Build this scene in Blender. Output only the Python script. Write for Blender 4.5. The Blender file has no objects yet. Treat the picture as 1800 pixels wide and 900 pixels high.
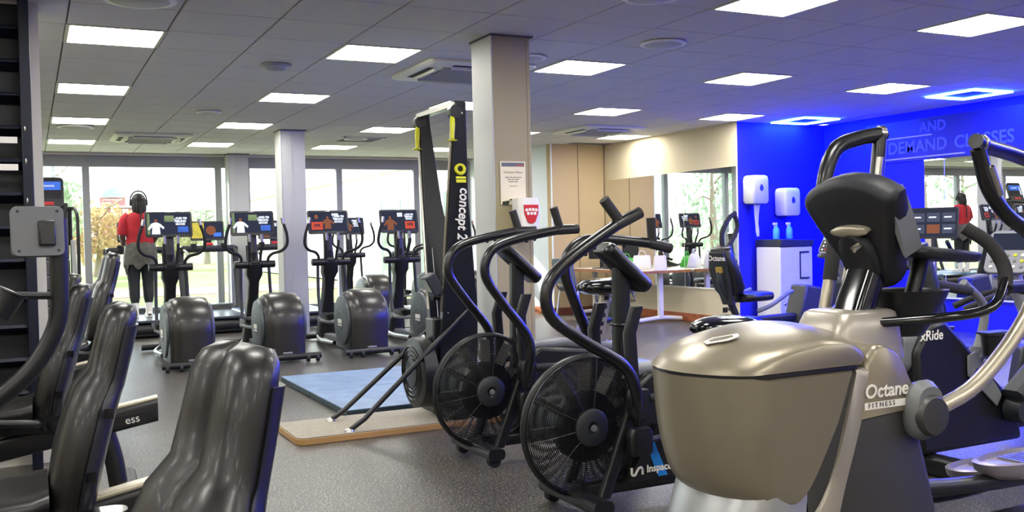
import bpy, bmesh, math, random
from mathutils import Matrix, Vector, Euler
random.seed(7)
PI = math.pi
SC = bpy.context.scene
COL = SC.collection

# ------------------------------------------------------------------ camera
FPX, YAW, PITCH, ROLL, HC = 1683.96, .4665, -.0219, .0232, 1.25
fw = Vector((math.sin(YAW) * math.cos(PITCH), math.cos(YAW) * math.cos(PITCH), math.sin(PITCH)))
rt0 = Vector((math.cos(YAW), -math.sin(YAW), 0))
up0 = rt0.cross(fw)
rt = rt0 * math.cos(ROLL) - up0 * math.sin(ROLL)
up = rt0 * math.sin(ROLL) + up0 * math.cos(ROLL)
cam = bpy.data.cameras.new('camera')
camo = bpy.data.objects.new('camera', cam)
COL.objects.link(camo)
M = Matrix.Identity(4)
for i in range(3):
    M[i][0] = rt[i]; M[i][1] = up[i]; M[i][2] = -fw[i]
M[2][3] = HC
camo.matrix_world = M
cam.sensor_fit = 'HORIZONTAL'
cam.sensor_width = 36
cam.lens = FPX / 1800 * 36
cam.clip_end = 500
SC.camera = camo

# ------------------------------------------------------------------ sky, sun, exposure
w = bpy.data.worlds.new('sky')
SC.world = w
w.use_nodes = True
bg = w.node_tree.nodes['Background']
bg.inputs[0].default_value = (.86, .93, 1, 1)
bg.inputs[1].default_value = 1.8
sun = bpy.data.lights.new('sun', 'SUN')
sun.energy = 4.5
sun.angle = .012
sun.color = (1, .94, .84)
suno = bpy.data.objects.new('sun', sun)
COL.objects.link(suno)
suno.rotation_euler = Vector((.42, -.86, -.52)).to_track_quat('-Z', 'Y').to_euler()
SC.view_settings.view_transform = 'Standard'
SC.view_settings.look = 'None'
SC.view_settings.gamma = 1
SC.view_settings.use_curve_mapping = False
SC.view_settings.exposure = 1.6
PANEL = 9.6      # ceiling panel brightness
RING = 190.0      # blue ring brightness
try:
    SC.cycles.max_bounces = 8
    SC.cycles.transparent_max_bounces = 16
    SC.cycles.sample_clamp_indirect = 6
except Exception:
    pass

# ------------------------------------------------------------------ materials
MATS = {}
def srgb(h):
    c = [int(h[i:i + 2], 16) / 255 for i in (0, 2, 4)]
    return tuple(((x / 12.92) if x <= .04045 else ((x + .055) / 1.055) ** 2.4) for x in c)
def mat(name, col, rough=.5, metal=0, emit=None, es=1, noise=None, bump=0, nscale=60, coat=0, spec=.5):
    if name in MATS: return MATS[name]
    m = bpy.data.materials.new(name)
    m.use_nodes = True
    nt = m.node_tree
    b = nt.nodes['Principled BSDF']
    if isinstance(col, str): col = srgb(col)
    b.inputs['Base Color'].default_value = (*col, 1)
    b.inputs['Roughness'].default_value = rough
    b.inputs['Metallic'].default_value = metal
    b.inputs['Specular IOR Level'].default_value = spec
    if coat: b.inputs['Coat Weight'].default_value = coat; b.inputs['Coat Roughness'].default_value = .12
    if emit is not None:
        if isinstance(emit, str): emit = srgb(emit)
        b.inputs['Emission Color'].default_value = (*emit, 1)
        b.inputs['Emission Strength'].default_value = es
    if noise or bump:
        tc = nt.nodes.new('ShaderNodeTexCoord')
        n = nt.nodes.new('ShaderNodeTexNoise')
        n.inputs['Scale'].default_value = nscale
        n.inputs['Detail'].default_value = 4
        nt.links.new(tc.outputs['Object'], n.inputs['Vector'])
        if noise:
            c2 = srgb(noise) if isinstance(noise, str) else noise
            r = nt.nodes.new('ShaderNodeValToRGB')
            r.color_ramp.elements[0].position = .35; r.color_ramp.elements[0].color = (*col, 1)
            r.color_ramp.elements[1].position = .68; r.color_ramp.elements[1].color = (*c2, 1)
            nt.links.new(n.outputs['Fac'], r.inputs['Fac'])
            nt.links.new(r.outputs['Color'], b.inputs['Base Color'])
        if bump:
            bp = nt.nodes.new('ShaderNodeBump')
            bp.inputs['Strength'].default_value = bump
            bp.inputs['Distance'].default_value = .004
            nt.links.new(n.outputs['Fac'], bp.inputs['Height'])
            nt.links.new(bp.outputs['Normal'], b.inputs['Normal'])
    MATS[name] = m
    return m
def emis(name, col, s):
    if name in MATS: return MATS[name]
    m = bpy.data.materials.new(name); m.use_nodes = True
    nt = m.node_tree; nt.nodes.clear()
    e = nt.nodes.new('ShaderNodeEmission'); o = nt.nodes.new('ShaderNodeOutputMaterial')
    if isinstance(col, str): col = srgb(col)
    e.inputs[0].default_value = (*col, 1); e.inputs[1].default_value = s
    nt.links.new(e.outputs[0], o.inputs[0])
    MATS[name] = m
    return m
def glass_mat():
    m = bpy.data.materials.new('window_glass'); m.use_nodes = True
    nt = m.node_tree; nt.nodes.clear()
    t = nt.nodes.new('ShaderNodeBsdfTransparent'); g = nt.nodes.new('ShaderNodeBsdfGlossy')
    t.inputs[0].default_value = (.93, .97, .97, 1); g.inputs['Roughness'].default_value = .01
    lw = nt.nodes.new('ShaderNodeLayerWeight'); lw.inputs[0].default_value = .5     # Schlick reflectance, same from both sides
    pw = nt.nodes.new('ShaderNodeMath'); pw.operation = 'POWER'; pw.inputs[1].default_value = 5
    f = nt.nodes.new('ShaderNodeMath'); f.operation = 'MULTIPLY_ADD'; f.inputs[1].default_value = .96; f.inputs[2].default_value = .04
    nt.links.new(lw.outputs['Facing'], pw.inputs[0]); nt.links.new(pw.outputs[0], f.inputs[0])
    mx = nt.nodes.new('ShaderNodeMixShader'); o = nt.nodes.new('ShaderNodeOutputMaterial')
    nt.links.new(f.outputs[0], mx.inputs[0]); nt.links.new(t.outputs[0], mx.inputs[1])
    nt.links.new(g.outputs[0], mx.inputs[2]); nt.links.new(mx.outputs[0], o.inputs[0])
    MATS['glass'] = m
    return m
def floor_mat():
    m = mat('rubber_floor', '57534e', .30, bump=.25, nscale=300)
    nt = m.node_tree; b = nt.nodes['Principled BSDF']
    tc = nt.nodes.new('ShaderNodeTexCoord')
    v = nt.nodes.new('ShaderNodeTexNoise'); v.inputs['Scale'].default_value = 110; v.inputs['Detail'].default_value = 2
    n2 = nt.nodes.new('ShaderNodeTexNoise'); n2.inputs['Scale'].default_value = 3; n2.inputs['Detail'].default_value = 5
    nt.links.new(tc.outputs['Object'], v.inputs['Vector']); nt.links.new(tc.outputs['Object'], n2.inputs['Vector'])
    r = nt.nodes.new('ShaderNodeValToRGB')
    e = r.color_ramp.elements
    e[0].position = .57; e[0].color = (*srgb('353331'), 1)
    e[1].position = .66; e[1].color = (*srgb('b8b1a2'), 1)
    nt.links.new(v.outputs['Fac'], r.inputs['Fac'])
    mx = nt.nodes.new('ShaderNodeMix'); mx.data_type = 'RGBA'; mx.blend_type = 'MULTIPLY'
    mx.inputs[0].default_value = .35
    r2 = nt.nodes.new('ShaderNodeValToRGB'); r2.color_ramp.elements[0].position = .3; r2.color_ramp.elements[1].position = .7
    r2.color_ramp.elements[0].color = (.55, .55, .55, 1)
    nt.links.new(n2.outputs['Fac'], r2.inputs['Fac'])
    nt.links.new(r.outputs['Color'], mx.inputs[6]); nt.links.new(r2.outputs['Color'], mx.inputs[7])
    nt.links.new(mx.outputs[2], b.inputs['Base Color'])
    return m
def blade_mat(): return mat('blade', '7b7a76', .4)
GLASS = glass_mat()
BLACK = mat('black_plastic', '131417', .38)
SATIN = mat('satin_black', '101114', .3, coat=.2)
DARK = mat('dark_metal', '202226', .35, .3)
GLOSSB = mat('gloss_black', '0d0e11', .12, coat=.5)
RUBBER = mat('rubber', '141416', .7, bump=.2, nscale=200)
FOAM = mat('foam_grip', '2b2a2a', .85, bump=.4, nscale=400)
VINYL = mat('vinyl', '100f0f', .36, coat=.1, bump=.08, nscale=350)
CHARC = mat('charcoal', '26292d', .45)
GREYP = mat('grey_plastic', '6c6e70', .45)
STEEL = mat('steel', 'b9b7b0', .25, 1)
SILVER = mat('silver_paint', 'b8b09c', .32, .6)
CHROME = mat('chrome', 'dcdcdc', .1, 1)
WHITE = mat('white_plastic', 'e6e4de', .4)
WPAINT = mat('white_paint', 'd9d6cc', .5)
FRAMEG = mat('frame_grey', '8d9092', .45)
GOLDG = mat('octane_grey', '8a8270', .3, .45, bump=.04, nscale=600)
GOLDL = mat('octane_light', '9b958a', .33, .4)
OCDARK = mat('octane_dark', '3a3a39', .42, .1)
RED = mat('red_plastic', 'c9242c', .35)
LETTER = mat('white_print', 'e9e6dd', .5)
YELLOW = mat('yellow_handle', 'c3c41a', .4)

# ------------------------------------------------------------------ mesh helpers
def catmull(P, n=5):
    P = [Vector(p) for p in P]
    if len(P) < 3: return P
    out = []
    Q = [P[0] * 2 - P[1]] + P + [P[-1] * 2 - P[-2]]
    for i in range(1, len(Q) - 2):
        a, b, c, d = Q[i - 1], Q[i], Q[i + 1], Q[i + 2]
        for k in range(n):
            t = k / n
            out.append(.5 * ((2 * b) + (c - a) * t + (2 * a - 5 * b + 4 * c - d) * t * t + (3 * b - a - 3 * c + d) * t ** 3))
    out.append(P[-1])
    return out
def rrect(w, h, r, n=4):
    r = min(r, w / 2 - 1e-4, h / 2 - 1e-4)
    o = []
    for cx, cy, a0 in ((w / 2 - r, h / 2 - r, 0), (-w / 2 + r, h / 2 - r, 90), (-w / 2 + r, -h / 2 + r, 180), (w / 2 - r, -h / 2 + r, 270)):
        for k in range(n + 1):
            a = math.radians(a0 + 90 * k / n)
            o.append((cx + r * math.cos(a), cy + r * math.sin(a)))
    return o
def sell(rx, ry, n=16, e=2.6):
    o = []
    for k in range(n):
        a = 2 * PI * k / n
        c, s = math.cos(a), math.sin(a)
        o.append((rx * math.copysign(abs(c) ** (2 / e), c), ry * math.copysign(abs(s) ** (2 / e), s)))
    return o
class MB:
    def __init__(s): s.v = []; s.f = []
    def add(s, vs, fs):
        b = len(s.v); s.v += [Vector(v) for v in vs]; s.f += [[b + i for i in f] for f in fs]; return s
    def box(s, x0, x1, y0, y1, z0, z1, M=None):
        vs = [Vector((x, y, z)) for z in (z0, z1) for y in (y0, y1) for x in (x0, x1)]
        if M is not None: vs = [M @ v for v in vs]
        return s.add(vs, [(0, 2, 3, 1), (4, 5, 7, 6), (0, 1, 5, 4), (2, 6, 7, 3), (0, 4, 6, 2), (1, 3, 7, 5)])
    def loft(s, rings, cap=True, closed=False):
        n = len(rings[0]); b = len(s.v)
        for r in rings: s.v += [Vector(p) for p in r]
        m = len(rings)
        for i in range(m if closed else m - 1):
            for k in range(n):
                a, c = b + i * n, b + ((i + 1) % m) * n
                s.f.append([a + k, a + (k + 1) % n, c + (k + 1) % n, c + k])
        if cap and not closed:
            s.f.append([b + k for k in reversed(range(n))]); s.f.append([b + (m - 1) * n + k for k in range(n)])
        return s
    def tube(s, P, r, seg=10, sub=5, closed=False, flat=1.0):
        P = catmull(P, sub) if sub and len(P) > 2 else [Vector(p) for p in P]
        n = len(P)
        rings = []
        t0 = (P[1] - P[0]).normalized()
        nrm = t0.orthogonal().normalized() if abs(t0.z) > .95 else Vector((0, 0, 1)).cross(t0).normalized()
        for i in range(n):
            if closed: t = (P[(i + 1) % n] - P[i - 1]).normalized()
            else: t = (P[min(i + 1, n - 1)] - P[max(i - 1, 0)]).normalized()
            nrm = (nrm - t * nrm.dot(t)).normalized()
            bn = t.cross(nrm)
            if callable(r): rr = r(i / (n - 1))
            elif isinstance(r, (list, tuple)):
                q = i / (n - 1) * (len(r) - 1); k = min(int(q), len(r) - 2); rr = r[k] + (r[k + 1] - r[k]) * (q - k)
            else: rr = r
            rings.append([P[i] + nrm * (rr * math.cos(2 * PI * k / seg)) + bn * (rr * flat * math.sin(2 * PI * k / seg)) for k in range(seg)])
        return s.loft(rings, closed=closed)
    def cyl(s, a, b, r, seg=16, r2=None): return s.tube([a, b], [r, r if r2 is None else r2], seg, 0)
    def lathe(s, prof, c=(0, 0, 0), axis='z', seg=28):
        c = Vector(c); rings = []
        for a, r in prof:
            ring = []
            for k in range(seg):
                u, v = r * math.cos(2 * PI * k / seg), r * math.sin(2 * PI * k / seg)
                ring.append(c + Vector({'z': (u, v, a), 'y': (u, a, -v), 'x': (a, u, v)}[axis]))
            rings.append(ring)
        return s.loft(rings)
    def torus(s, c, R, r, axis='y', seg=40, rs=5):
        c = Vector(c)
        pts = [c + Vector({'y': (R * math.cos(2 * PI * k / seg), 0, R * math.sin(2 * PI * k / seg)), 'z': (R * math.cos(2 * PI * k / seg), R * math.sin(2 * PI * k / seg), 0), 'x': (0, R * math.cos(2 * PI * k / seg), R * math.sin(2 * PI * k / seg))}[axis]) for k in range(seg)]
        return s.tube(pts, r, rs, 0, closed=True)
    def prism(s, poly, a0, a1, plane='xz', inset=0):
        # poly in a plane, extruded along the third axis
        def P(p, a): return {'xz': (p[0], a, p[1]), 'yz': (a, p[0], p[1]), 'xy': (p[0], p[1], a)}[plane]
        if inset:
            cx = sum(p[0] for p in poly) / len(poly); cy = sum(p[1] for p in poly) / len(poly)
            def sh(p):
                d = math.hypot(p[0] - cx, p[1] - cy) or 1; k = max(0, 1 - inset / d); return (cx + (p[0] - cx) * k, cy + (p[1] - cy) * k)
            q = [sh(p) for p in poly]; sg = 1 if a1 > a0 else -1
            return s.loft([[P(p, a0) for p in q], [P(p, a0 + sg * inset) for p in poly], [P(p, a1 - sg * inset) for p in poly], [P(p, a1) for p in q]])
        return s.loft([[P(p, a0) for p in poly], [P(p, a1) for p in poly]])
    def ell(s, c, r, seg=16, rings=10, e=2):
        c = Vector(c); R = []
        for i in range(rings + 1):
            t = -PI / 2 + PI * i / rings
            t = max(-PI / 2 + .05, min(PI / 2 - .05, t))
            R.append([c + Vector((r[0] * math.cos(t) * math.cos(2 * PI * k / seg), r[1] * math.cos(t) * math.sin(2 * PI * k / seg), r[2] * math.sin(t))) for k in range(seg)])
        return s.loft(R)
    def xf(s, M, i0=0):
        for i in range(i0, len(s.v)): s.v[i] = M @ s.v[i]
        return s
    def mesh(s, name, m, smooth=38):
        me = bpy.data.meshes.new(name)
        me.from_pydata([tuple(v) for v in s.v], [], s.f)
        bm = bmesh.new(); bm.from_mesh(me)
        bmesh.ops.recalc_face_normals(bm, faces=bm.faces)
        bm.to_mesh(me); bm.free()
        if smooth:
            me.polygons.foreach_set('use_smooth', [True] * len(me.polygons))
            me.set_sharp_from_angle(angle=math.radians(smooth))
        me.materials.append(m)
        return me
    def build(s, name, m, parent=None, bevel=0, smooth=38, label=None, loc=None):
        o = bpy.data.objects.new(name, s.mesh(name, m, smooth))
        COL.objects.link(o)
        if parent is not None: o.parent = parent
        if bevel:
            b = o.modifiers.new('bevel', 'BEVEL'); b.width = bevel; b.segments = 2; b.limit_method = 'ANGLE'; b.angle_limit = .6
            b.harden_normals = False
        if label: o['label'] = label
        if loc: o.location = loc
        return o
def tag(o, label, cat, group=None, kind=None):
    if label: o['label'] = label
    if cat: o['category'] = cat
    if group: o['group'] = group
    if kind: o['kind'] = kind
    return o
def thing(name, label, cat, loc=(0, 0, 0), rz=0, group=None):
    o = bpy.data.objects.new(name, None); COL.objects.link(o)
    o.empty_display_size = .1
    o.location = loc; o.rotation_euler = (0, 0, rz)
    return tag(o, label, cat, group)
def copy_tree(o, parent=None):
    c = o.copy(); COL.objects.link(c)
    if parent is not None: c.parent = parent
    for ch in o.children: copy_tree(ch, c)
    return c
def dup(root, loc, rz, label):
    c = copy_tree(root); c.location = loc; c.rotation_euler = (0, 0, rz); c['label'] = label
    return c
def struct(name, mb, m, label, cat, parent=None, bevel=0, smooth=0):
    o = mb.build(name, m, parent, bevel, smooth)
    return tag(o, label, cat if parent is None else None, kind='structure')
TXT = {}
def text(name, body, size, m, parent, M, align='CENTER', ext=.0012, shear=0, offset=0, sx=1):
    key = (body, size, align, ext, shear, offset, m.name)
    if key not in TXT:
        cu = bpy.data.curves.new('t', 'FONT'); cu.body = body; cu.size = size
        cu.align_x = align; cu.align_y = 'CENTER'; cu.extrude = ext; cu.shear = shear; cu.offset = offset
        cu.resolution_u = 3
        to = bpy.data.objects.new('t', cu); COL.objects.link(to)
        dg = bpy.context.evaluated_depsgraph_get()
        me = bpy.data.meshes.new_from_object(to.evaluated_get(dg))
        bpy.data.objects.remove(to); bpy.data.curves.remove(cu)
        me.materials.clear(); me.materials.append(m)
        TXT[key] = me
    o = bpy.data.objects.new(name, TXT[key]); COL.objects.link(o)
    o.parent = parent
    o.matrix_local = M @ Matrix.Diagonal((sx, 1, 1, 1))
    return o
def T(x, y, z): return Matrix.Translation((x, y, z))
def R(ax, deg): return Matrix.Rotation(math.radians(deg), 4, ax)
# text plane facing -y, reading along +x:
FACE_NY = R('X', 90)
FACE_NX = R('Z', -90) @ R('X', 90)      # facing -x, reading along -y

def gx(i): return (i + .4157) * .6
def gy(j): return (j + 11.02) * .6
CEIL = 1.385 + HC
WX, WY = 9.65, 15.9      # blue wall x, window wall y

# ------------------------------------------------------------------ structure
struct('floor', MB().box(-6, WX + .2, -4.2, WY + .1, -.1, 0), floor_mat(), 'dark speckled rubber gym floor', 'floor')
CREAM = mat('cream_paint', 'cfc3a6', .75, bump=.05, nscale=200)
BEIGE = mat('beige_fabric', 'b59f7c', .85, bump=.15, nscale=500)
PALEW = mat('pale_paint', 'd3dade', .7)
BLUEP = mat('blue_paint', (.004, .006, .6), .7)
WOODS = mat('orange_wood', 'b4683c', .45, noise='8e4c28', nscale=14)
def wall(name, b, m, label): return struct(name, MB().box(*b), m, label, 'wall')
wall('wall_right', (8.15, 8.35, 9.69, 13.0, 0, CEIL), CREAM, 'cream painted wall carrying the mirror beside the desk')
wall('wall_niche', (7.18, 8.15, 12.87, 13.0, 0, CEIL), BEIGE, 'beige panelled end wall behind the desk')
wall('wall_return', (7.18, 7.3, 13.0, WY, 0, CEIL), PALEW, 'pale blue white side wall with the wooden door')
wall('wall_recess', (8.35, WX, 9.69, 9.8, 0, CEIL), BLUEP, 'blue lit wall carrying the paper towel dispensers')
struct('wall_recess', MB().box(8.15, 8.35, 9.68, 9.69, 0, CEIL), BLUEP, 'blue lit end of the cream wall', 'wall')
wall('wall_blue', (WX, WX + .2, -4.2, 9.8, 0, CEIL), BLUEP, 'blue lit wall with the classes sign and long mirror')
wall('wall_rear', (-6, WX, -4.2, -4.0, 0, CEIL), CREAM, 'cream wall behind the viewer')
wall('wall_far_left', (-6.2, -6, -4.2, WY, 0, CEIL), CREAM, 'cream wall far to the left')
wall('wall_left', (-3.0, .085, 6.13, 6.33, 0, CEIL), WPAINT, 'white wall end beside the dark slatted rack')
# skirting boards
struct('baseboard_right', MB().box(8.13, 8.15, 9.69, 12.87, 0, .11), WOODS, 'orange wooden skirting under the mirror wall', 'baseboard', bevel=.004)
struct('baseboard_niche', MB().box(7.18, 8.13, 12.85, 12.87, 0, .11), mat('dark_wood', '6b3a22', .5), 'dark wooden skirting of the beige wall', 'baseboard')
struct('baseboard_return', MB().box(7.16, 7.18, 12.85, 14.3, 0, .11), WOODS, 'wooden skirting below the pale side wall', 'baseboard')
# seams of the beige panelling
struct('trim_1', MB().box(7.66, 7.668, 12.86, 12.872, .11, CEIL), mat('seam', '8d7c62', .8), 'vertical seam of the beige wall panels', 'trim')
struct('trim_2', MB().box(8.13, 8.15, 12.85, 12.87, .11, CEIL), mat('seam', '8d7c62', .8), 'corner bead between the beige and cream walls', 'trim')
struct('trim_3', MB().box(7.175, 7.195, 12.86, 12.875, 0, CEIL), PALEW, 'pale corner bead at the beige wall end', 'trim')

# ceiling: slab, tiles as pieces
CT = mat('ceiling_tile', 'd2d0ca', .9, noise='c2c0b9', bump=.2, nscale=240)
ceil = struct('ceiling', MB().box(-6, WX, -4.2, WY, CEIL + .014, CEIL + .2), mat('ceiling_grid', '77756f', .8), 'suspended ceiling of square grey mineral tiles', 'ceiling')
lights = {(0, 0), (0, 4), (0, 8), (0, 12)}
for i in (3, 6, 9, 12):
    for j in (-4, 0, 4, 8, 12): lights.add((i, j))
lights -= {(12, 12)}
for i in (-9, -6, -3, 0, 3, 6, 9, 12):
    for j in (-16, -12, -8, -4): lights.add((i, j))
for i in (-9, -6, -3):
    for j in (0, 4, 8, 12): lights.add((i, j))
rings = [(14, 0), (14, 4), (14, -4), (14, -8)]
skip = set(lights) | set(rings) | {(6, 10)}
def proj(x, y, z):
    p = Vector((x, y, z - HC)); d = p.dot(fw)
    if d < .3: return None
    return 900 + FPX * p.dot(rt) / d, 450 - FPX * p.dot(up) / d, d
tiles = []
for i in range(-10, 16):
    for j in range(-18, 16):
        if (i, j) in skip: continue
        x0, y0 = gx(i), gy(j)
        if x0 > 8.15 - .3 and y0 > 9.6 - .3 and x0 > 8.1: continue
        if x0 < -5.4 or x0 > 9.3 or y0 < -3.5 or y0 > WY - .3: continue
        if x0 + .3 > 7.18 and y0 + .3 > 12.87: continue
        p = proj(x0 + .3, y0 + .3, CEIL)
        vis = p is not None and -60 < p[0] < 1860 and -60 < p[1] < 900
        tiles.append((0 if vis else 1, p[2] if p else 99, i, j))
tiles.sort()
tm = MB(); tm.loft([[(x * k, y * k, z) for x, y in ((-.2945, -.2945), (.2945, -.2945), (.2945, .2945), (-.2945, .2945))] for z, k in ((.013, 1), (.003, 1), (0, .99))])
tmesh = tm.mesh('ceiling_tile', CT, 0)
rest = MB()
n = 0
for hid, d, i, j in tiles:
    if not hid and n < 300:
        o = bpy.data.objects.new('ceiling_tile', tmesh); COL.objects.link(o); o.parent = ceil
        o.location = (gx(i) + .3, gy(j) + .3, CEIL); n += 1
    else:
        x, y = gx(i), gy(j)
        rest.box(x + .0055, x + .5945, y + .0055, y + .5945, CEIL, CEIL + .013)
ro = rest.build('ceiling_tile_field', CT, ceil, smooth=0); ro['kind'] = 'stuff'
struct('trim_4', MB().box(-6, 7.18, WY - .12, WY, CEIL - .02, CEIL + .01), WPAINT, 'white ceiling edge strip along the windows', 'trim')

# ceiling lights
fr = MB()
for a in ((0, .6, 0, .022), (0, .6, .578, .6), (0, .022, 0, .6), (.578, .6, 0, .6)):
    fr.box(a[0] - .3, a[1] - .3, a[2] - .3, a[3] - .3, -.006, .012)
frm = fr.mesh('frame', mat('light_frame', 'c9c8b4', .5), 0)
dfm = MB().box(-.278, .278, -.278, .278, 0, .01).mesh('diffuser', emis('light_panel', (1, .97, .9), PANEL), 0)
rows = {-16: 'far behind the viewer', -12: 'behind the viewer', -8: 'above the viewer', -4: 'nearest', 0: 'second', 4: 'third', 8: 'fourth', 12: 'last'}
cols = {-9: 'far left outer', -6: 'outer left', -3: 'left outer', 0: 'leftmost visible', 3: 'second from left', 6: 'middle', 9: 'second from right', 12: 'rightmost'}
for (i, j) in sorted(lights):
    if gx(i) < -5.6 or gy(j) < -3.9: continue
    t = thing('ceiling_light', f'white light panel, {cols[i]} column, {rows[j]} row from the viewer', 'ceiling light', (gx(i) + .3, gy(j) + .3, CEIL), 0, 'ceiling light panels')
    for nm, me in (('frame', frm), ('diffuser', dfm)):
        o = bpy.data.objects.new(nm, me); COL.objects.link(o); o.parent = t
# blue ring lights
rg = MB()
for a in ((-.3, .3, -.3, -.245), (-.3, .3, .245, .3), (-.3, -.245, -.245, .245), (.245, .3, -.245, .245)): rg.box(*a, -.016, 0)
rgm = rg.mesh('led_ring', emis('blue_led', (.008, .03, 1), RING), 0)
rbm = MB().box(-.3, .3, -.3, .3, 0, .012).mesh('back_plate', mat('ring_plate', '2030c0', .6), 0)
for k, (i, j) in enumerate(rings):
    t = thing('led_ring_light', ['glowing blue square ring light, nearer of the two in view', 'glowing blue square ring light by the dispensers', 'blue square ring light above the machines, out of view', 'blue square ring light near the back, out of view'][k], 'ceiling light', (gx(i) + .3, gy(j) + .3, CEIL), 0, 'blue ring lights')
    for nm, me in (('led_ring', rgm), ('back_plate', rbm)):
        o = bpy.data.objects.new(nm, me); COL.objects.link(o); o.parent = t
# air conditioning cassettes
def cassette(cx, cy, label):
    t = thing('air_conditioner', label, 'air conditioner', (cx, cy, CEIL - .002), 0, 'ceiling cassettes')
    W = mat('ac_white', 'dcdccb', .5)
    b = MB(); b.loft([[(x, y, z) for x, y in rrect(s, s, .05)] for z, s in ((0, .94), (-.02, .94), (-.035, .88))]); b.build('panel', W, t)
    g = MB()
    for k in range(13): g.box(-.27, .27, -.27 + k * .043, -.25 + k * .043, -.046, -.035)
    g.box(-.29, .29, -.29, -.27, -.05, -.03); g.box(-.29, .29, .27, .29, -.05, -.03)
    g.build('grille', mat('ac_grille', '9a9c98', .6), t, smooth=0)
    for a in range(4):
        s = MB().box(-.24, .24, .34, .4, -.038, -.034).xf(R('Z', 90 * a)); o = s.build('slot', mat('ac_slot', '1c1e22', .7), t, smooth=0)
        f = MB().box(-.24, .24, .335, .35, -.06, -.034).xf(R('Z', 90 * a)); f.build('flap', W, o, smooth=0)
cassette(gx(2), gy(11.05), 'white ceiling air conditioning cassette near the left windows')
cassette(gx(5.05), gy(1.25), 'white ceiling air conditioning cassette behind the notice pillar')
cassette(gx(11), gy(7.2), 'white ceiling air conditioning cassette near the beige wall')
t = thing('ceiling_vent', 'small square louvred vent over the rear cross trainers', 'vent', (gx(6.5), gy(10.5), CEIL))
v = MB()
for a in ((-.3, .3, -.3, -.27), (-.3, .3, .27, .3), (-.3, -.27, -.3, .3), (.27, .3, -.3, .3)): v.box(*a, -.012, .01)
v.build('frame', WPAINT, t, smooth=0)
for k in range(9): MB().box(-.27, .27, -.01, .02, -.01, .0, T(0, -.23 + k * .057, 0) @ R('X', 35)).build('slat', mat('ac_grille', '9a9c98', .6), t, smooth=0)
# detectors and speakers
def disc(cx, cy, r, label, cat, h=.045, m=None):
    t = thing('smoke_detector' if cat == 'detector' else 'ceiling_speaker', label, cat, (cx, cy, CEIL))
    m = m or WHITE
    MB().lathe([(0, r * .92), (-.008, r), (-.016, r), (-.02, r * .9)]).build('rim', m, t)
    if cat == 'detector': MB().lathe([(-.016, r * .75), (-h * .8, r * .68), (-h, r * .45), (-h - .004, 0.002)]).build('dome', m, t)
    else: MB().lathe([(-.014, r * .86), (-.021, r * .8), (-.023, .002)]).build('grille', mat('spk', 'b9b8ae', .7), t)
GD = mat('grey_det', '8f929a', .5)
disc(1.776, 7.575, .12, 'round grey detector dome left of the pillar, in the middle of the ceiling', 'detector', .05, GD)
disc(4.196, 5.79, .17, 'round ceiling speaker right of the notice pillar', 'speaker')
disc(1.746, 10.54, .13, 'small round speaker over the left cross trainers', 'speaker')
disc(.527, 12.28, .2, 'round ceiling speaker between the leftmost light panels', 'speaker')
disc(.6, 5.78, .2, 'round ceiling speaker at the top edge above the left panel', 'speaker')
disc(4.07, 12.8, .16, 'round ceiling speaker beside the louvred vent', 'speaker')
disc(3.503, 6.63, .16, 'round ceiling speaker just behind the notice pillar', 'speaker')
disc(3.3, 4.66, .17, 'round ceiling speaker nearest above the bikes', 'speaker')

# columns
COLM = mat('column_paint', '9d9373', .6)
COLW = mat('column_white', 'b4b5b2', .55)
def column(name, x0, x1, y0, y1, label, m):
    t = thing(name, label, 'pillar', ((x0 + x1) / 2, (y0 + y1) / 2, 0)); t['kind'] = 'structure'
    hx, hy = (x1 - x0) / 2, (y1 - y0) / 2
    MB().box(-hx, hx, -hy, hy, 0, CEIL).build('shaft', m, t, .006)
    MB().box(-hx - .012, -hx, -hy - .004, hy, 0, CEIL).build('side_cladding', COLW, t, .003)
    MB().box(-hx - .02, hx + .02, -hy - .02, hy + .02, CEIL - .012, CEIL).build('cap_trim', mat('cap_trim', '4d4e52', .5), t)
    MB().box(-hx * .3, -hx * .1, -hy - .004, -hy, 0, CEIL - .012).build('joint_strip', COLW, t, smooth=0) if name != 'notice_pillar' else MB().box(hx - .03, hx - .026, -hy - .002, -hy, 0, CEIL - .012).build('joint_strip', mat('seam', '8d7c62', .8), t, smooth=0)
    return t
column('notice_pillar', 2.88, 3.17, 5.95, 6.27, 'wide beige square pillar with the customer notice', COLM)
column('support_pillar', 2.85, 3.15, 12.0, 12.3, 'slim white pillar between the cross trainers', COLW)
column('support_pillar', 2.85, 3.15, 15.5, 15.8, 'white pillar standing against the windows', COLW)

# window wall : frames, panes
t0 = -5.8
struct('wall_window', MB().box(-6, 7.18, WY, WY + .15, 2.5, CEIL + .2), FRAMEG, 'grey head beam above the windows', 'wall')
struct('trim_5', MB().box(-6, 7.18, WY - .03, WY + .12, 0, .12), FRAMEG, 'low grey sill rail under the windows', 'trim')
mull = [-6, -4.3, -2.6, -.9, .80, 2.75, 3.2, 4.75, 6.15, 7.18]
for k in range(len(mull) - 1):
    a, b = mull[k], mull[k + 1]
    f = MB(); tt = .05
    f.box(a, a + tt, WY, WY + .1, .12, 2.5); f.box(b - tt, b, WY, WY + .1, .12, 2.5)
    f.box(a + tt, b - tt, WY, WY + .1, .12, .17); f.box(a + tt, b - tt, WY, WY + .1, 2.44, 2.5)
    wnd = struct(f'window_{k + 1}', f, FRAMEG, f'tall window pane number {k + 1} counted from the far left', 'window')
    g = MB().box(a + tt, b - tt, WY + .045, WY + .055, .17, 2.44).build('pane', GLASS, wnd, smooth=0)
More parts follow.
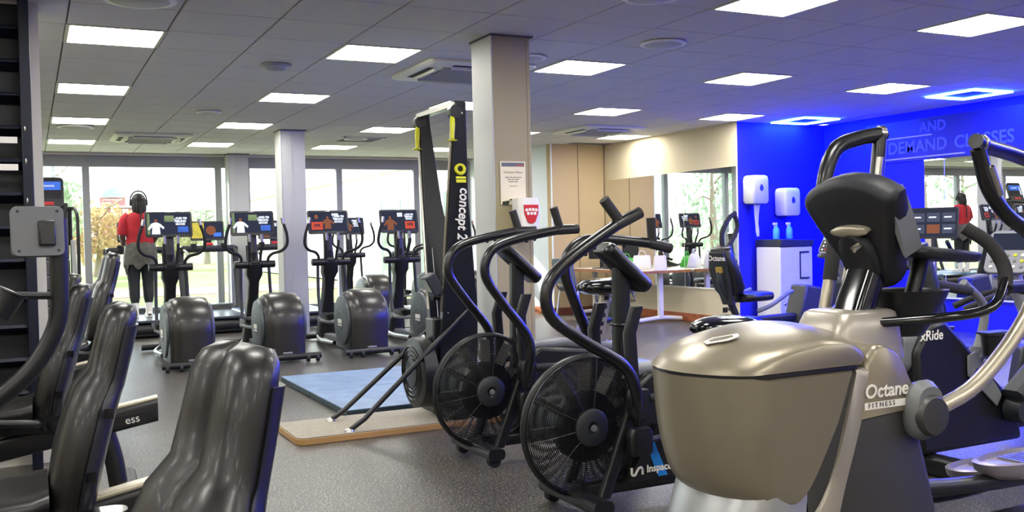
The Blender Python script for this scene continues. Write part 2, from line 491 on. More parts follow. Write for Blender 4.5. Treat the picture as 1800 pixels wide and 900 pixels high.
# door in pale wall
d = struct('door_1', MB().box(7.12, 7.18, 14.36, 14.46, 0, 2.1).box(7.12, 7.18, 15.36, 15.46, 0, 2.1).box(7.12, 7.18, 14.36, 15.46, 2.1, 2.2), WOODS, 'wooden door with orange frame behind the ski machine', 'door')
MB().box(7.14, 7.18, 14.46, 15.36, 0, 2.1).build('leaf', mat('door_wood', 'a2542c', .4, noise='7c3d1e', nscale=9), d, smooth=0)
MB().tube([(7.13, 14.55, 1.02), (7.08, 14.55, 1.02), (7.08, 14.66, 1.02)], .011, 8, 0).build('handle', STEEL, d)

# mirrors
MIR = mat('mirror_silver', (.86, .88, .88), .0, 1)
def mirror(x, y0, y1, z0, z1, label):
    t = thing('wall_mirror', label, 'mirror', (x, (y0 + y1) / 2, z0), 0, 'wall mirrors')
    h = (y1 - y0) / 2
    MB().box(-.012, -.002, -h + .003, h - .003, 0, z1 - z0).build('mirror_glass', MIR, t, smooth=0)
    MB().box(-.014, 0, -h, -h + .004, 0, z1 - z0).build('edge', WHITE, t, smooth=0)
    MB().box(-.02, 0, -h, h, -.02, 0).build('edge', WHITE, t, smooth=0)
mirror(8.15, 10.82, 12.84, .48, 2.07, 'wall mirror panel next to the beige corner')
mirror(8.15, 9.70, 10.82, .48, 2.07, 'wall mirror panel at the blue corner')
yy = 8.07; k = 0
for y1, y0, lb in ((8.07, 7.78, 'narrow mirror strip at the left end of the blue wall mirror'), (7.78, 6.5, 'mirror panel under the word demand on the blue wall'), (6.5, 5.2, 'mirror panel on the blue wall right of the frame'), (5.2, 3.9, 'mirror panel furthest right on the blue wall')):
    mirror(WX, y0, y1, .4, 2.035, lb)
# classes sign
sg = thing('wall_sign', 'outlined classes lettering sign above the mirror on the blue wall', 'sign', (WX, 7.2, 2.04))
MB().box(-.015, 0, -1.6, 1.75, 0, .5).build('sign_board', mat('sign_navy', (.002, .002, .045), .5), sg, smooth=0)
SL = mat('sign_letters', (.09, .11, .8), .5)
def sgt(b, size, y, z): text('lettering', b, size, SL, sg, T(-.017, y, z) @ FACE_NX, 'LEFT', .003, offset=.004)
sgt('AND', .17, .92, .385); sgt('DEMAND', .205, 1.40, .165); sgt('CLASSES', .205, .44, .165)
MB().box(-.022, -.015, .75, 1.6, .285, .3).build('underline', mat('sign_line', 'c9b8e0', .5), sg, smooth=0)
MB().box(-.022, -.015, .3, 1.6, .03, .045).build('underline', mat('sign_line', 'c9b8e0', .5), sg, smooth=0)
# ------------------------------------------------------------------ screens
SCR = emis('screen_dark', (.03, .035, .06), .4)
SW = emis('screen_white', (.8, .85, 1), .45)
SO = emis('screen_orange', (.9, .11, .04), .42)
SG = emis('screen_green', (.25, .33, .16), .4)
SB = emis('screen_blue', (.08, .22, .9), .4)
SK = emis('screen_skin', (.25, .09, .05), .4)
SY = emis('screen_yellow', (.9, .75, .1), .4)
def screen(con, M, w, h, kind):
    # flat screen picture, local x right, y up, facing +z of M
    def rect(x0, x1, y0, y1, m, z=.001, nm='screen_picture'):
        MB().box(x0 * w, x1 * w, y0 * h, y1 * h, z - .001, z).xf(M).build(nm, m, con, smooth=0)
    def blob(cx, cy, rx, ry, m, z=.0016):
        pts = [(cx * w + rx * w * math.cos(2 * PI * k / 14), cy * h + ry * h * math.sin(2 * PI * k / 14)) for k in range(14)]
        MB().prism(pts, z - .001, z, 'xy').xf(M).build('screen_picture', m, con, smooth=0)
    def figure(cx, cy, s, m, mh):
        pts = [(-.5, -1), (-.42, -.1), (-.75, -.5), (-.95, -.35), (-.5, .3), (-.15, .42), (.15, .42), (.5, .25), (.95, -.2), (.8, -.4), (.42, -.05), (.45, -1)]
        MB().prism([(cx * w + a * s * h, cy * h + b * s * h) for a, b in pts], .0008, .0018, 'xy').xf(M).build('screen_picture', m, con, smooth=0)
        blob(cx, cy + .62 * s, .17 * s * h / w, .22 * s, mh, .002)
    rect(-.5, .5, -.5, .5, SCR, nm='screen')
    def tx(b, s, x, y, m=SW): text('screen_text', b, s * h, m, con, M @ T(x * w, y * h, .002), 'CENTER', .0003, offset=.002)
    if kind in (1, 2):
        tx('...AND I\'M', .14, .27, .26); tx('FEELING', .14, .27, .12); tx('GOOD', .14, .27, -.02)
    if kind == 1:
        figure(-.3, -.1, .4, SW, SK); rect(.2, .45, -.42, -.14, SB); rect(-.1, .12, .1, .4, SG); rect(-.5, -.44, -.5, .5, SG)
    if kind == 2:
        rect(-.46, -.16, -.42, -.02, SO); tx('20%', .2, -.31, -.2, SCR); figure(-.02, -.02, .36, SK, SK); blob(-.32, .25, .05, .12, SK); rect(.1, .28, .3, .42, SW)
    if kind == 3:
        rect(.16, .44, -.45, -.05, SO); tx('20%', .2, .3, -.22, SCR); figure(-.26, -.1, .4, SK, SK); rect(-.05, .1, .2, .42, SW)
        tx('...AND I\'M', .12, .28, .32); tx('FEELING', .12, .28, .2); tx('GOOD', .12, .28, .08)
    if kind == 4:
        rect(-.5, -.1, -.5, .5, SY); blob(.12, 0, .16, .3, SK); rect(.2, .45, -.4, -.15, SB)
    if kind == 5:
        rect(-.5, .5, 0, .5, SB); rect(-.3, .5, -.5, 0, mat('road', '4b4640', .6)); rect(-.48, -.36, -.45, .4, SW); rect(-.2, .3, .2, .3, SW)
    if kind == 6:
        for a, b in ((-.33, .2), (0, .2), (.33, .2), (-.33, -.22), (0, -.22), (.33, -.22)):
            rect(a - .14, a + .14, b - .16, b + .16, emis('tile_grey', (.09, .1, .16), .4)); rect(a - .1, a + .06, b - .02, b + .03, SW, .002)
        rect(-.14, .14, -.38, -.06, SK, .0025)

# ------------------------------------------------------------------ cross trainers
GRP_E = 'rear drive cross trainers facing the windows'
def cross_trainer(label, loc, rz, kind):
    t = thing('cross_trainer', label, 'cross trainer', loc, rz, GRP_E)
    # housing
    def D(r, zc, zb, yc, n=18):
        o = [(yc - r, zb), (yc - r, zc)]
        for k in range(1, n): a = PI - PI * k / n; o.append((yc + r * math.cos(a), zc + r * math.sin(a)))
        return o + [(yc + r, zc), (yc + r * .9, zb)]
    b = MB()
    b.loft([[(x, y, z) for y, z in D(r, .37, .06, .36)] for x, r in ((-.19, .27), (-.16, .315), (-.10, .335), (.0, .34), (.12, .335), (.18, .315), (.2, .28))])
    hs = b.build('flywheel_housing', mat('trainer_shell', '24211f', .33, .1, coat=.1), t)
    b = MB().loft([[(x, y, z) for y, z in D(r, .37, .07, .36)] for x, r in ((-.215, .255), (-.205, .285), (-.17, .3))])
    b.build('side_cover', BLACK, hs)
    dk = MB().lathe([(-.245, .002), (-.247, .1), (-.243, .105), (-.243, .22), (-.235, .262), (-.2, .27)], (0, .36, .37), 'x', 36).build('side_disc', mat('disc_grey', '42484d', .42), t)
    MB().box(-.25, -.246, .29, .43, .34, .385).build('badge', LETTER, dk, smooth=0)
    MB().box(-.249, -.2465, .285, .435, .315, .328).build('badge', LETTER, dk, smooth=0)
    MB().lathe([(.2, .27), (.225, .26), (.235, .2), (.238, .002)], (0, .36, .37), 'x', 32).build('side_disc', mat('disc_grey', '42484d', .42), t)
    # rear foot and wheels
    rf = MB().cyl((-.3, -.0, .06), (.34, .0, .06), .033, 14).build('rear_foot', BLACK, t)
    for x in (-.25, -.12, .2, .3): MB().cyl((x - .015, -.02, .035), (x + .015, -.02, .035), .034, 12).build('foot_wheel', RUBBER, rf)
    MB().box(-.05, .05, 0, 2.05, .05, .11).build('base_rail', GREYP, t, .01)
    MB().tube([(-.2, .75, .09), (-.21, 1.3, .08), (-.06, 1.95, .07)], .024, 10).build('side_rail', STEEL, t)
    MB().tube([(.2, .75, .09), (.21, 1.3, .08), (.06, 1.95, .07)], .024, 10).build('side_rail', STEEL, t)
    MB().cyl((-.28, 2.05, .05), (.28, 2.05, .05), .034, 14).build('front_foot', BLACK, t)
    # front tower
    MB().loft([[(x * sx, y + yo, z) for x, y in rrect(.15, .2, .05)] for z, sx, yo in ((.08, 1.5, 1.8), (.3, 1.15, 1.76), (.6, .8, 1.68), (.78, .82, 1.62), (.86, 1.25, 1.58), (1.0, 1.2, 1.55))]).build('tower', BLACK, t)
    MB().loft([[(x * s, y * s + yo, z) for x, y in rrect(.11, .07, .03)] for z, s, yo in ((.96, 1.2, 1.57), (1.15, 1, 1.6), (1.42, .95, 1.63))]).build('console_post', BLACK, t)
    MB().lathe([(-.235, .03), (-.23, .043), (-.08, .046), (-.075, .04), (-.07, .046), (.07, .046), (.075, .04), (.08, .046), (.23, .043), (.235, .03)], (0, 1.5, .98), 'x', 18).build('crossbar', BLACK, t)
    # console
    Mc = T(0, 1.57, 1.455) @ R('X', 78)
    cn = MB().loft([[(x * k, y * k, z) for x, y in rrect(.5, .29, .025)] for z, k in ((-.035, .9), (-.03, .96), (-.005, 1), (.008, 1), (.012, .985))]).xf(Mc).build('console', BLACK, t)
    screen(cn, Mc @ T(0, .006, .0135), .455, .235, kind)
    MB().box(-.03, .03, .132, .136, .012, .014).xf(Mc).build('badge', STEEL, cn, smooth=0)
    # fixed and moving handles
    for s in (-1, 1):
        h = MB().tube([(s * .06, 1.5, .98), (s * .065, 1.46, 1.1), (s * .075, 1.42, 1.2), (s * .068, 1.41, 1.31)], .017, 10).build('fixed_handle', RUBBER, t)
        MB().tube([(s * .069, 1.411, 1.24), (s * .068, 1.41, 1.33)], .019, 10, 0).build('pulse_grip', STEEL, h)
        a = MB().tube([(s * .15, 1.5, .98), (s * .155, 1.48, 1.05), (s * .2, 1.45, 1.1), (s * .29, 1.4, 1.13), (s * .345, 1.36, 1.2), (s * .34, 1.33, 1.32), (s * .30, 1.32, 1.45), (s * .29, 1.32, 1.5)], .0175, 10).build('moving_arm', RUBBER, t)
        MB().cyl((s * .30, 1.32, 1.44), (s * .288, 1.32, 1.51), .0195, 10).build('arm_tip', STEEL, a)
        MB().tube([(s * .16, 1.5, .97), (s * .17, 1.47, .6), (s * .18, 1.36, .32)], .019, 10).build('lower_arm', DARK, t)
        MB().cyl((s * .18 - .03, 1.36, .31), (s * .18 + .03, 1.36, .31), .035, 14).build('pivot', GREYP, t)
        z = .02 * s
        MB().tube([(s * .18, 1.38, .3), (s * .18, 1.0, .33 + z), (s * .2, .6, .4 + 3 * z)], .026, 10).build('pedal_arm', GREYP, t)
        pd = MB().loft([[(x + s * .18, y + 1.0, z2) for x, y in rrect(.15 * k, .38 * k, .05)] for z2, k in ((.34, .8), (.36, 1), (.40, 1.04), (.395, .96), (.37, .93))]).build('pedal', BLACK, t)
    MB().loft([[(x, y + yo, z) for x, y in rrect(.3, .28, .05)] for z, yo in ((.1, .78), (.3, .78))]).build('crank_cover', GREYP, t, .02)
    MB().lathe([(0, .04), (.09, .045)], (0.0, 1.58, 1.03), 'z', 14).build('cup_holder', BLACK, t)
    return t
e1 = cross_trainer('leftmost front row cross trainer, below the person in red', (1.40, 9.72, 0), 0, 1)
e2 = cross_trainer('front row cross trainer standing just left of the slim white pillar', (2.32, 9.72, 0), 0, 1)
e3 = cross_trainer('front row cross trainer right of the slim pillar with orange offer on screen left', (3.22, 9.72, 0), 0, 2)
e4 = cross_trainer('front row cross trainer partly hidden behind the ski machine', (4.12, 9.72, 0), 0, 3)
cross_trainer('rear row cross trainer by the windows, seen between the third and fourth front ones', (4.69, 13.65, 0), 0, 2)
cross_trainer('rear row cross trainer by the windows, behind the ski machine', (5.62, 13.65, 0), 0, 3)
cross_trainer('rear row cross trainer by the windows nearest the wooden door', (6.5, 13.65, 0), 0, 1)

# ------------------------------------------------------------------ treadmills
def treadmill(label, loc, kind):
    t = thing('treadmill', label, 'treadmill', loc, 0, 'treadmills along the windows')
    BELT = mat('belt', '3c434d', .3, coat=.15)
    MB().box(-.26, .26, .06, 1.6, .2, .235).build('running_belt', BELT, t, .008)
    for s in (-1, 1):
        MB().loft([[(s * .34 + x, y, .17 + z) for x, z in rrect(.16, .16, .04)] for y in (.1, 1.7)]).build('side_rail', mat('rail_blue', '59708e', .3, .3), t)
        MB().tube([(s * .39, 1.45, .2), (s * .40, 1.62, .7), (s * .40, 1.72, 1.18)], .045, 12, 4, flat=.6).build('upright', BLACK, t)
        MB().tube([(s * .36, 1.72, 1.14), (s * .36, 1.45, 1.12), (s * .34, 1.2, 1.06)], .022, 10).build('hand_rail', RUBBER, t)
        MB().lathe([(0, .045), (.07, .05)], (s * .22, 1.62, 1.16), 'z', 12).build('cup_holder', BLACK, t)
    MB().lathe([(-.42, .06), (-.41, .075), (.41, .075), (.42, .06)], (0, .09, .11), 'x', 18).build('rear_roller', BLACK, t)
    MB().box(-.42, .42, .04, .2, .02, .1).build('rear_cap', BLACK, t, .02)
    MB().box(-.08, .08, .03, .038, .07, .085).build('badge', LETTER, t, smooth=0)
    MB().loft([[(x, y, z) for x, z in rrect(w_, h, .08, 5)] for y, w_, h in ()] if 0 else [[(x, 1.72 + y, z) for x, y in rrect(.84 * k, .5 * k, .1)] for z, k in ((.04, 1), (.22, 1), (.28, .93), (.31, .8))]).build('motor_hood', BLACK, t)
    MB().loft([[(x, 1.7 + y, z) for x, y in rrect(.84 * k, .22 * k, .06)] for z, k in ((1.1, .94), (1.13, 1), (1.18, 1), (1.2, .94))]).build('dashboard', BLACK, t)
    MB().box(-.06, .06, 1.60, 1.66, 1.2, 1.24).build('stop_button', RED, t, .008)
    Mc = T(0, 1.74, 1.42) @ R('X', 80)
    cn = MB().loft([[(x * k, y * k, z) for x, y in rrect(.5, .3, .025)] for z, k in ((-.03, .93), (0, 1), (.012, .985))]).xf(Mc).build('console', BLACK, t)
    screen(cn, Mc @ T(0, .005, .0135), .455, .24, kind)
    MB().box(-.06, .06, 1.72, 1.78, 1.18, 1.35).build('console_neck', BLACK, t, .01)
    return t
treadmill('treadmill the person in red is walking on', (1.40, 13.35, 0), 1)
treadmill('treadmill with yellow picture on its screen behind the leftmost cross trainer', (2.42, 13.35, 0), 4)
treadmill('treadmill behind the slim white pillar', (3.43, 13.35, 0), 3)

# ------------------------------------------------------------------ stair climber
sc_ = thing('stair_climber', 'tall black stair climber with blue screen beside the left windows', 'stair climber', (.18, 12.9, 0))
for k in range(6):
    MB().box(-.28, .28, .0 + k * .13, .17 + k * .13, .12 + k * .19, .3 + k * .19).build('step', mat('step_grey', '43454a', .5), sc_, .008)
    MB().box(-.28, .28, -.006 + k * .13, .01 + k * .13, .285 + k * .19, .303 + k * .19).build('step_edge', GREYP, sc_)
for s in (-1, 1):
    MB().prism([(-.1, 0), (1.0, 0), (1.0, 1.32), (.72, 1.32), (-.1, .3)], s * .3, s * .36, 'yz').build('side_panel', mat('stair_side', '9a9b9c', .4, .3), sc_, .012)
    MB().tube([(s * .3, .85, 1.25), (s * .3, .8, 1.75)], .03, 10, 0).build('upright', BLACK, sc_)
    MB().tube([(s * .33, .8, 1.72), (s * .34, .45, 1.72), (s * .36, .1, 1.62), (s * .36, -.02, 1.4), (s * .36, .0, .9), (s * .36, .05, .35)], .02, 10).build('hand_rail', RUBBER, sc_)
Mc = T(.02, .72, 1.93) @ R('X', 72)
cn = MB().loft([[(x * k, y * k, z) for x, y in rrect(.44, .42, .05)] for z, k in ((-.05, .9), (-.03, 1), (.0, 1), (.012, .97))]).xf(Mc).build('console', CHARC, sc_)
screen(cn, Mc @ T(0, .03, .014), .37, .23, 5)
MB().box(-.1, .1, -.175, -.13, .01, .02).xf(Mc).build('stop_button', RED, cn)
MB().box(-.28, .28, .95, 1.02, 0, 1.3).build('front_cover', BLACK, sc_, .02)
MB().box(-.28, .28, .70, .76, 1.25, 1.8).build('console_mast', BLACK, sc_, .02)

# ------------------------------------------------------------------ dark slatted rack at far left
rk = thing('storage_rack', 'tall dark slatted rack with red and white tags at the left edge', 'rack', (-.7, 5.98, 0))
NAVY = mat('navy_metal', '12182a', .4, .3)
MB().box(.68, .735, -.02, .14, .0, CEIL - .01).build('post', NAVY, rk, .005)
MB().box(-.75, -.70, -.02, .14, .0, CEIL - .01).build('post', NAVY, rk, .005)
MB().box(-.7, .68, .12, .14, .1, CEIL - .02).build('back_panel', mat('rack_back', '0a0d16', .6), rk, smooth=0)
for k in range(13): MB().box(-.7, .68, 0, .1, -.012, .012, T(0, .02, .25 + k * .185) @ R('X', -24)).build('slat', NAVY, rk, .003)
for z in (1.82, 1.67):
    MB().box(.47, .6, -.02, -.014, z, z + .035).build('tag', RED, rk); MB().box(.56, .66, -.021, -.015, z, z + .035).build('tag', WHITE, rk)
for z in (1.5, 1.72, 1.9): MB().ell((.7, -.025, z), (.006, .006, .02), 8, 6).build('rivet', STEEL, rk)

# ------------------------------------------------------------------ recumbent bikes on the left
def backrest(t, x, z):
    # padded seat back facing -x, leaning back to +x going up; wide pad below, narrow neck above, groove down the neck
    S = [(0, .12, .03, 0), (.03, .165, .05, 0), (.10, .195, .062, 0), (.3, .205, .066, -.012), (.5, .19, .064, -.014), (.6, .165, .062, -.01), (.64, .148, .058, -.002), (.68, .142, .05, .006), (.8, .135, .05, .004), (.92, .128, .05, 0), (.97, .115, .044, .004), (1.0, .085, .026, .012)]
    rings = []
    for s, hw, th, off in S:
        zz = z + .66 * s; cx = x + .19 * s + off
        g = .028 * max(0, min(1, (s - .35) / .3)) * (1 if s < .99 else .4)
        prof = [(-th, 0, 1), (-th, .13, .55), (-th, .3, 0), (-th, .62, 0), (-th * .8, .84, 0), (-th * .3, .97, 0), (.1 * th, 1, 0), (.55 * th, .93, 0), (.85 * th, .7, 0), (th, .35, 0), (th, 0, 0)]
        half = [(cx + a + g * q, hw * b, zz - a * .28) for a, b, q in prof]
        ring = half + [(p[0], -p[1], p[2]) for p in reversed(half[1:-1])]
        rings.append(ring)
    b = MB().loft(rings).build('backrest', VINYL, t, smooth=48)
    rings = []
    for s, hw, th, off in S[1:-2]:
        zz = z + .66 * s; cx = x + .19 * s + off
        arc = [-PI / 2 + PI * k / 12 for k in range(13)]
        rings.append([(cx + .25 * th + th * .95 * max(0, math.cos(a)) ** .6, hw * 1.02 * math.sin(a), zz - .012) for a in arc])
    MB().loft(rings).build('back_shell', mat('shell_dark', '191a1e', .35, coat=.1), b, smooth=50)
    for zf in (.22, .5): MB().box(x + .19 * zf + .02, x + .19 * zf + .045, -.214, -.2, z + .66 * zf, z + .66 * zf + .03).build('slot', GLOSSB, b)
    return b
def recumbent(label, loc, rz, slide=0, text_on=False, lift=0):
    t = thing('recumbent_bike', label, 'recumbent bike', loc, rz, 'recumbent bikes at the left')
    sl = slide
    # rail, frame
    MB().loft([[(x, y, z + zo) for y, z in rrect(.1, .11, .02)] for x, zo in ((-1.2, .14), (.35, .42))]).build('seat_rail', BLACK, t)
    MB().loft([[(x, y, z + zo + .06) for y, z in rrect(.07, .02, .008)] for x, zo in ((-.6, .25), (.35, .42))]).build('rail_top', SILVER, t)
    if text_on:
        rl = MB().box(.12, .3, -.056, -.051, .36, .41).build('rail_plate', BLACK, t)
        text('lettering', 'ess', .055, LETTER, rl, T(.23, -.058, .388) @ R('Y', -9) @ FACE_NY, 'CENTER', .001)
    MB().tube([(.1, 0, .36), (.14, 0, .2), (.16, 0, .06)], .045, 12).build('rear_leg', BLACK, t)
    ft = MB().loft([[(x + .2, y, .05 + z) for x, z in rrect(.1, .07, .03)] for y in (-.26, -.2, .2, .26)]).build('rear_foot', BLACK, t)
    for s in (-1, 1): MB().cyl((.2, s * .22, .0), (.2, s * .22, .02), .04, 12).build('foot_pad', RUBBER, ft)
    MB().loft([[(x - 1.2, y, .05 + z) for x, z in rrect(.1, .07, .03)] for y in (-.28, .28)]).build('front_foot', BLACK, t)
    # seat
    rings = []
    for x, hw, zt in ((-.42, .1, .505), (-.38, .15, .53), (-.25, .19, .535), (-.1, .2, .52), (.0, .2, .525), (.05, .18, .54)):
        rings.append([(x + sl, y * hw / .2, zt - .05 + z) for y, z in sell(.2, .05, 18, 3)])
    MB().loft(rings).build('seat', VINYL, t, smooth=60)
    MB().box(-.3 + sl, .12 + sl, -.07, .07, .36, .46).build('seat_carriage', BLACK, t, .012)
    backrest(t, .09 + sl, .40 + lift)
    MB().tube([(.06 + sl, 0, .4), (.16 + sl, 0, .55), (.2 + sl, 0, .8)], .035, 10).build('back_post', BLACK, t)
    for s in (-1, 1):
        hb = MB().tube([(.1 + sl, s * .1, .42), (.08 + sl, s * .25, .44), (-.1 + sl, s * .27, .46), (-.3 + sl, s * .27, .5)], .02, 10).build('side_handle', BLACK, t)
        MB().cyl((-.12 + sl, s * .27, .463), (-.26 + sl, s * .27, .492), .022, 10).build('pulse_grip', STEEL, hb)
    MB().loft([[(x, y, z) for x, y in rrect(.2 * k, .1 * k, .04)] for z, k in ((.4, .7), (.45, .9), (.46, 1))]).xf(T(.16 + sl, -.22, 0)).build('cup_holder', GLOSSB, t)
    # drive housing, cranks, console
    MB().loft([[(x, y, z) for x, z in [(-1.25, .12), (-.75, .12), (-.72, .3), (-.85, .62), (-1.05, .7), (-1.28, .55)]] for y in (-.1, .1)]).build('drive_housing', CHARC, t, .02)
    for s in (-1, 1):
        cr = MB().tube([(-1.0, s * .11, .42), (-1.0 + .15 * s, s * .14, .42 + .06 * s)], .018, 8, 0).build('crank', STEEL, t)
        MB().box(-1.05 + .15 * s, -.93 + .15 * s, s * .14, s * .25, .41 + .06 * s, .44 + .06 * s).build('pedal', BLACK, cr, .008)
    MB().tube([(-1.05, 0, .6), (-.95, 0, .95), (-.78, 0, 1.15)], .04, 12).build('console_post', BLACK, t)
    Mc = T(-.75, 0, 1.22) @ R('Z', 90) @ R('X', 70)
    cn = MB().loft([[(x * k, y * k, z) for x, y in rrect(.4, .28, .03)] for z, k in ((-.05, .85), (-.02, 1), (.012, .98))]).xf(Mc).build('console', GREYP, t)
    MB().box(-.17, .17, -.09, .11, .012, .014).xf(Mc).build('screen', SCR, cn, smooth=0)
    return t
recumbent('recumbent bike with the large black backrest at the bottom, nearest the viewer', (.05, 1.72, 0), math.radians(13), .02)
recumbent('recumbent bike second from the viewer, tall backrest left of the frame', (-.02, 3.3, 0), math.radians(0), .0)
recumbent('recumbent bike with partly visible lettering on its seat rail', (.2, 5.1, 0), math.radians(-3), -.25, True)
recumbent('recumbent bike whose backrest top peeks out behind the lettered bike', (.0, 6.9, 0), 0, -.02)
recumbent('recumbent bike furthest back, backrest leaning before the person in red', (.28, 7.95, 0), math.radians(8), .02, False, .12)

# bike with grey console seen from behind
ub = thing('upright_bike', 'upright bike with grey console back and cup holder by the dark rack', 'exercise bike', (-.445, 4.25, 0))
MB().tube([(-.1, 0, .5), (.15, 0, .56), (.4, 0, .72), (.53, 0, .92), (.55, 0, 1.15), (.55, 0, 1.36)], .036, 14).build('console_post', BLACK, ub)
Mc = T(.475, -.02, 1.305) @ R('Z', 6) @ R('X', 84)
cn = MB().loft([[(x * k, y * k, z) for x, y in rrect(.19, .2, .025)] for z, k in ((-.05, .86), (-.03, .97), (0, 1), (.02, 1), (.035, .97))]).xf(Mc).build('console', GREYP, ub)
for x in (-.07, .07):
    for y in (-.078, .078): MB().lathe([(.035, .006), (.037, .006)], (x, y, 0), 'z', 8).xf(Mc).build('screw', BLACK, cn)
MB().box(.0, .06, -.06, .04, .03, .06).xf(Mc).build('bracket', BLACK, cn, .006)
ch = MB().lathe([(0, .042), (.1, .052), (.103, .06), (.11, .06), (.108, .05)], (0, 0, 0), 'z', 18).xf(T(.33, -.05, .98) @ R('Y', 28)).build('cup_holder', BLACK, ub)
MB().tube([(.36, -.03, 1.06), (.52, 0, 1.05)], .015, 8, 0).build('holder_arm', BLACK, ch)
MB().tube([(-.15, 0, .5), (0, -.1, .82), (.22, -.12, .9)], .02, 10).build('handlebar', RUBBER, ub)
MB().tube([(.1, -.115, .86), (.24, -.12, .905)], .025, 10, 0).build('grip', STEEL, ub)
MB().loft([[(x, y, z) for x, z in [(-.5, .1), (.25, .1), (.3, .3), (.05, .62), (-.3, .6)]] for y in (-.11, .11)]).build('body', BLACK, ub, .02)
MB().box(-.55, -.45, -.28, .28, .0, .08).build('foot', BLACK, ub, .02); MB().box(.25, .35, -.28, .28, 0, .08).build('foot', BLACK, ub, .02)
MB().loft([[(x - .75, y * hw, .88 + z) for y, z in sell(.13, .04, 14)] for x, hw in ((-.12, 1), (0, 1.1), (.1, .6), (.16, .3))]).build('saddle', VINYL, ub)
MB().cyl((-.6, 0, .4), (-.75, 0, .86), .03).build('seat_post', STEEL, ub)

# ------------------------------------------------------------------ mats
MATB = mat('mat_blue', '6d87a4', .5, noise='5d748f', nscale=6, bump=.05)
MATS_ = mat('mat_side', '2b3b44', .7)
for k, (y0, y1) in enumerate(((6.5, 7.48), (7.49, 8.46))):
    t = thing('exercise_mat', ['folded blue exercise mat nearer the ski machine', 'folded blue exercise mat nearer the cross trainers'][k], 'mat', (3.45, (y0 + y1) / 2, 0), 0, 'blue floor mats')
    h = (y1 - y0) / 2
    MB().box(-1.5, 1.7, -h, h, .042, .05).build('top_cover', MATB, t, .003); MB().box(-1.5, 1.7, -h, h, 0, .042).build('foam_core', MATS_, t, .006)

# ------------------------------------------------------------------ ski machine
sk = thing('ski_machine', 'tall black ski machine on a wooden platform next to the pillar', 'ski machine', (2.565, 6.05, 0))
PLY = mat('ply_edge', 'a8824e', .55); PTOP = mat('platform_top', '8d8574', .6, noise='7c7566', nscale=40)
pts = [(x - .42, y) for x, y in rrect(1.46, .6, .06)]
pf = MB().prism(pts, 0, .038, 'xy').build('platform', PLY, sk, .003)
MB().prism([(x - .42, y) for x, y in rrect(1.45, .59, .055)], .038, .044, 'xy').build('platform_top', PTOP, pf)
SKB = mat('ski_black', '14171d', .35)
for s in (-1, 1):
    def pt(z, half, f):   # a panel in the x-z plane leaning outwards in y towards the top
        return f
    y0, y1 = s * .045, s * .32
    def yz(z): return y0 + (y1 - y0) * max(0, min(1, (z - .25) / 1.85))
    rings = []
    for z, xa, xb in ((.05, -.13, .15), (.5, -.125, .15), (.75, -.115, .14), (1.5, -.09, .04), (2.0, -.075, .005), (2.12, -.07, -.0)):
        yc = yz(z); rings.append([(xa, yc - .025, z), (xb, yc - .025, z), (xb, yc + .025, z), (xa, yc + .025, z)])
    arm = MB().loft(rings).build('upright', SKB, sk, .004)
    MB().tube([(-.115, yz(.75) - .0, .75), (-.085, yz(2.0), 2.0)], .012, 8, 0).build('edge_strip', STEEL, arm)
    for z, x in ((.42, -.08), (.42, .11), (.74, -.08), (.74, .11), (2.05, -.03)): MB().lathe([(-.027 if s < 0 else .027, .006), (-.03 if s < 0 else .03, .005)], (x, yz(z), z), 'y', 8).build('bolt', STEEL, arm)
    hd = MB().tube([(-.085, yz(2.05), 2.05), (-.1, yz(2.05) - .03, 1.97), (-.105, yz(2.05) - .035, 1.88)], [.012, .016, .018, .015, .013], 10).build('handle', YELLOW, sk)
    MB().lathe([(0, .032), (.006, .034), (.012, .014)], (-.106, yz(2.05) - .036, 1.865), 'z', 14).build('handle_end', YELLOW, hd)
    MB().tube([(-.06, yz(2.05), 2.07), (-.06, y0, .5)], .003, 5, 0).build('cord', LETTER, sk)
    MB().lathe([(-.03, .02), (-.028, .045), (.028, .045), (.03, .02)], (-.07, yz(2.05), 2.06), 'y', 14).build('pulley', BLACK, sk)
text('lettering', 'concept 2', .1, LETTER, sk, T(.0, -.254, 1.40) @ R('X', 8.5) @ FACE_NY @ R('Z', -91), 'CENTER', .001, .2, .002, .86)
lg = MB(); lg.torus((0, 0, 0), .03, .012, 'y', 20, 6); lg.box(-.035, .035, -.002, .002, -.09, -.07); lg.box(-.035, .035, -.002, .002, -.064, -.05)
lg.xf(T(-.028, -.286, 1.69) @ R('X', -8.5)).build('emblem', YELLOW, sk)
MB().box(-.09, -.03, -.33, .33, 2.09, 2.125).build('top_bar', STEEL, sk, .004)
MB().box(-.08, .0, -.33, .33, 2.118, 2.13).build('top_cover', SKB, sk)
fly = MB().lathe([(-.06, .04), (-.058, .2), (-.045, .235), (.045, .235), (.06, .2), (.065, .04)], (0, 0, 0), 'x', 30).xf(T(-.235, 0, .34)).build('flywheel', BLACK, sk)
MB().lathe([(-.075, .002), (-.07, .07), (-.065, .1), (-.06, .1)], (0, 0, 0), 'x', 24).xf(T(-.235, 0, .34)).build('hub', CHARC, fly)
for R_ in (.12, .15, .18): MB().torus((-.296, 0, .34), R_, .004, 'x', 30, 5).build('guard_ring', GLOSSB, fly)
MB().tube([(-.22, -.1, .5), (-.2, 0, .58), (-.22, .1, .5)], .012, 8).build('carry_handle', STEEL, fly)
MB().box(-.16, .14, -.07, .07, .1, .7).build('core', SKB, sk, .01)
MB().box(-.12, .16, -.28, .28, .044, .09).build('base_plate', SKB, sk, .006)
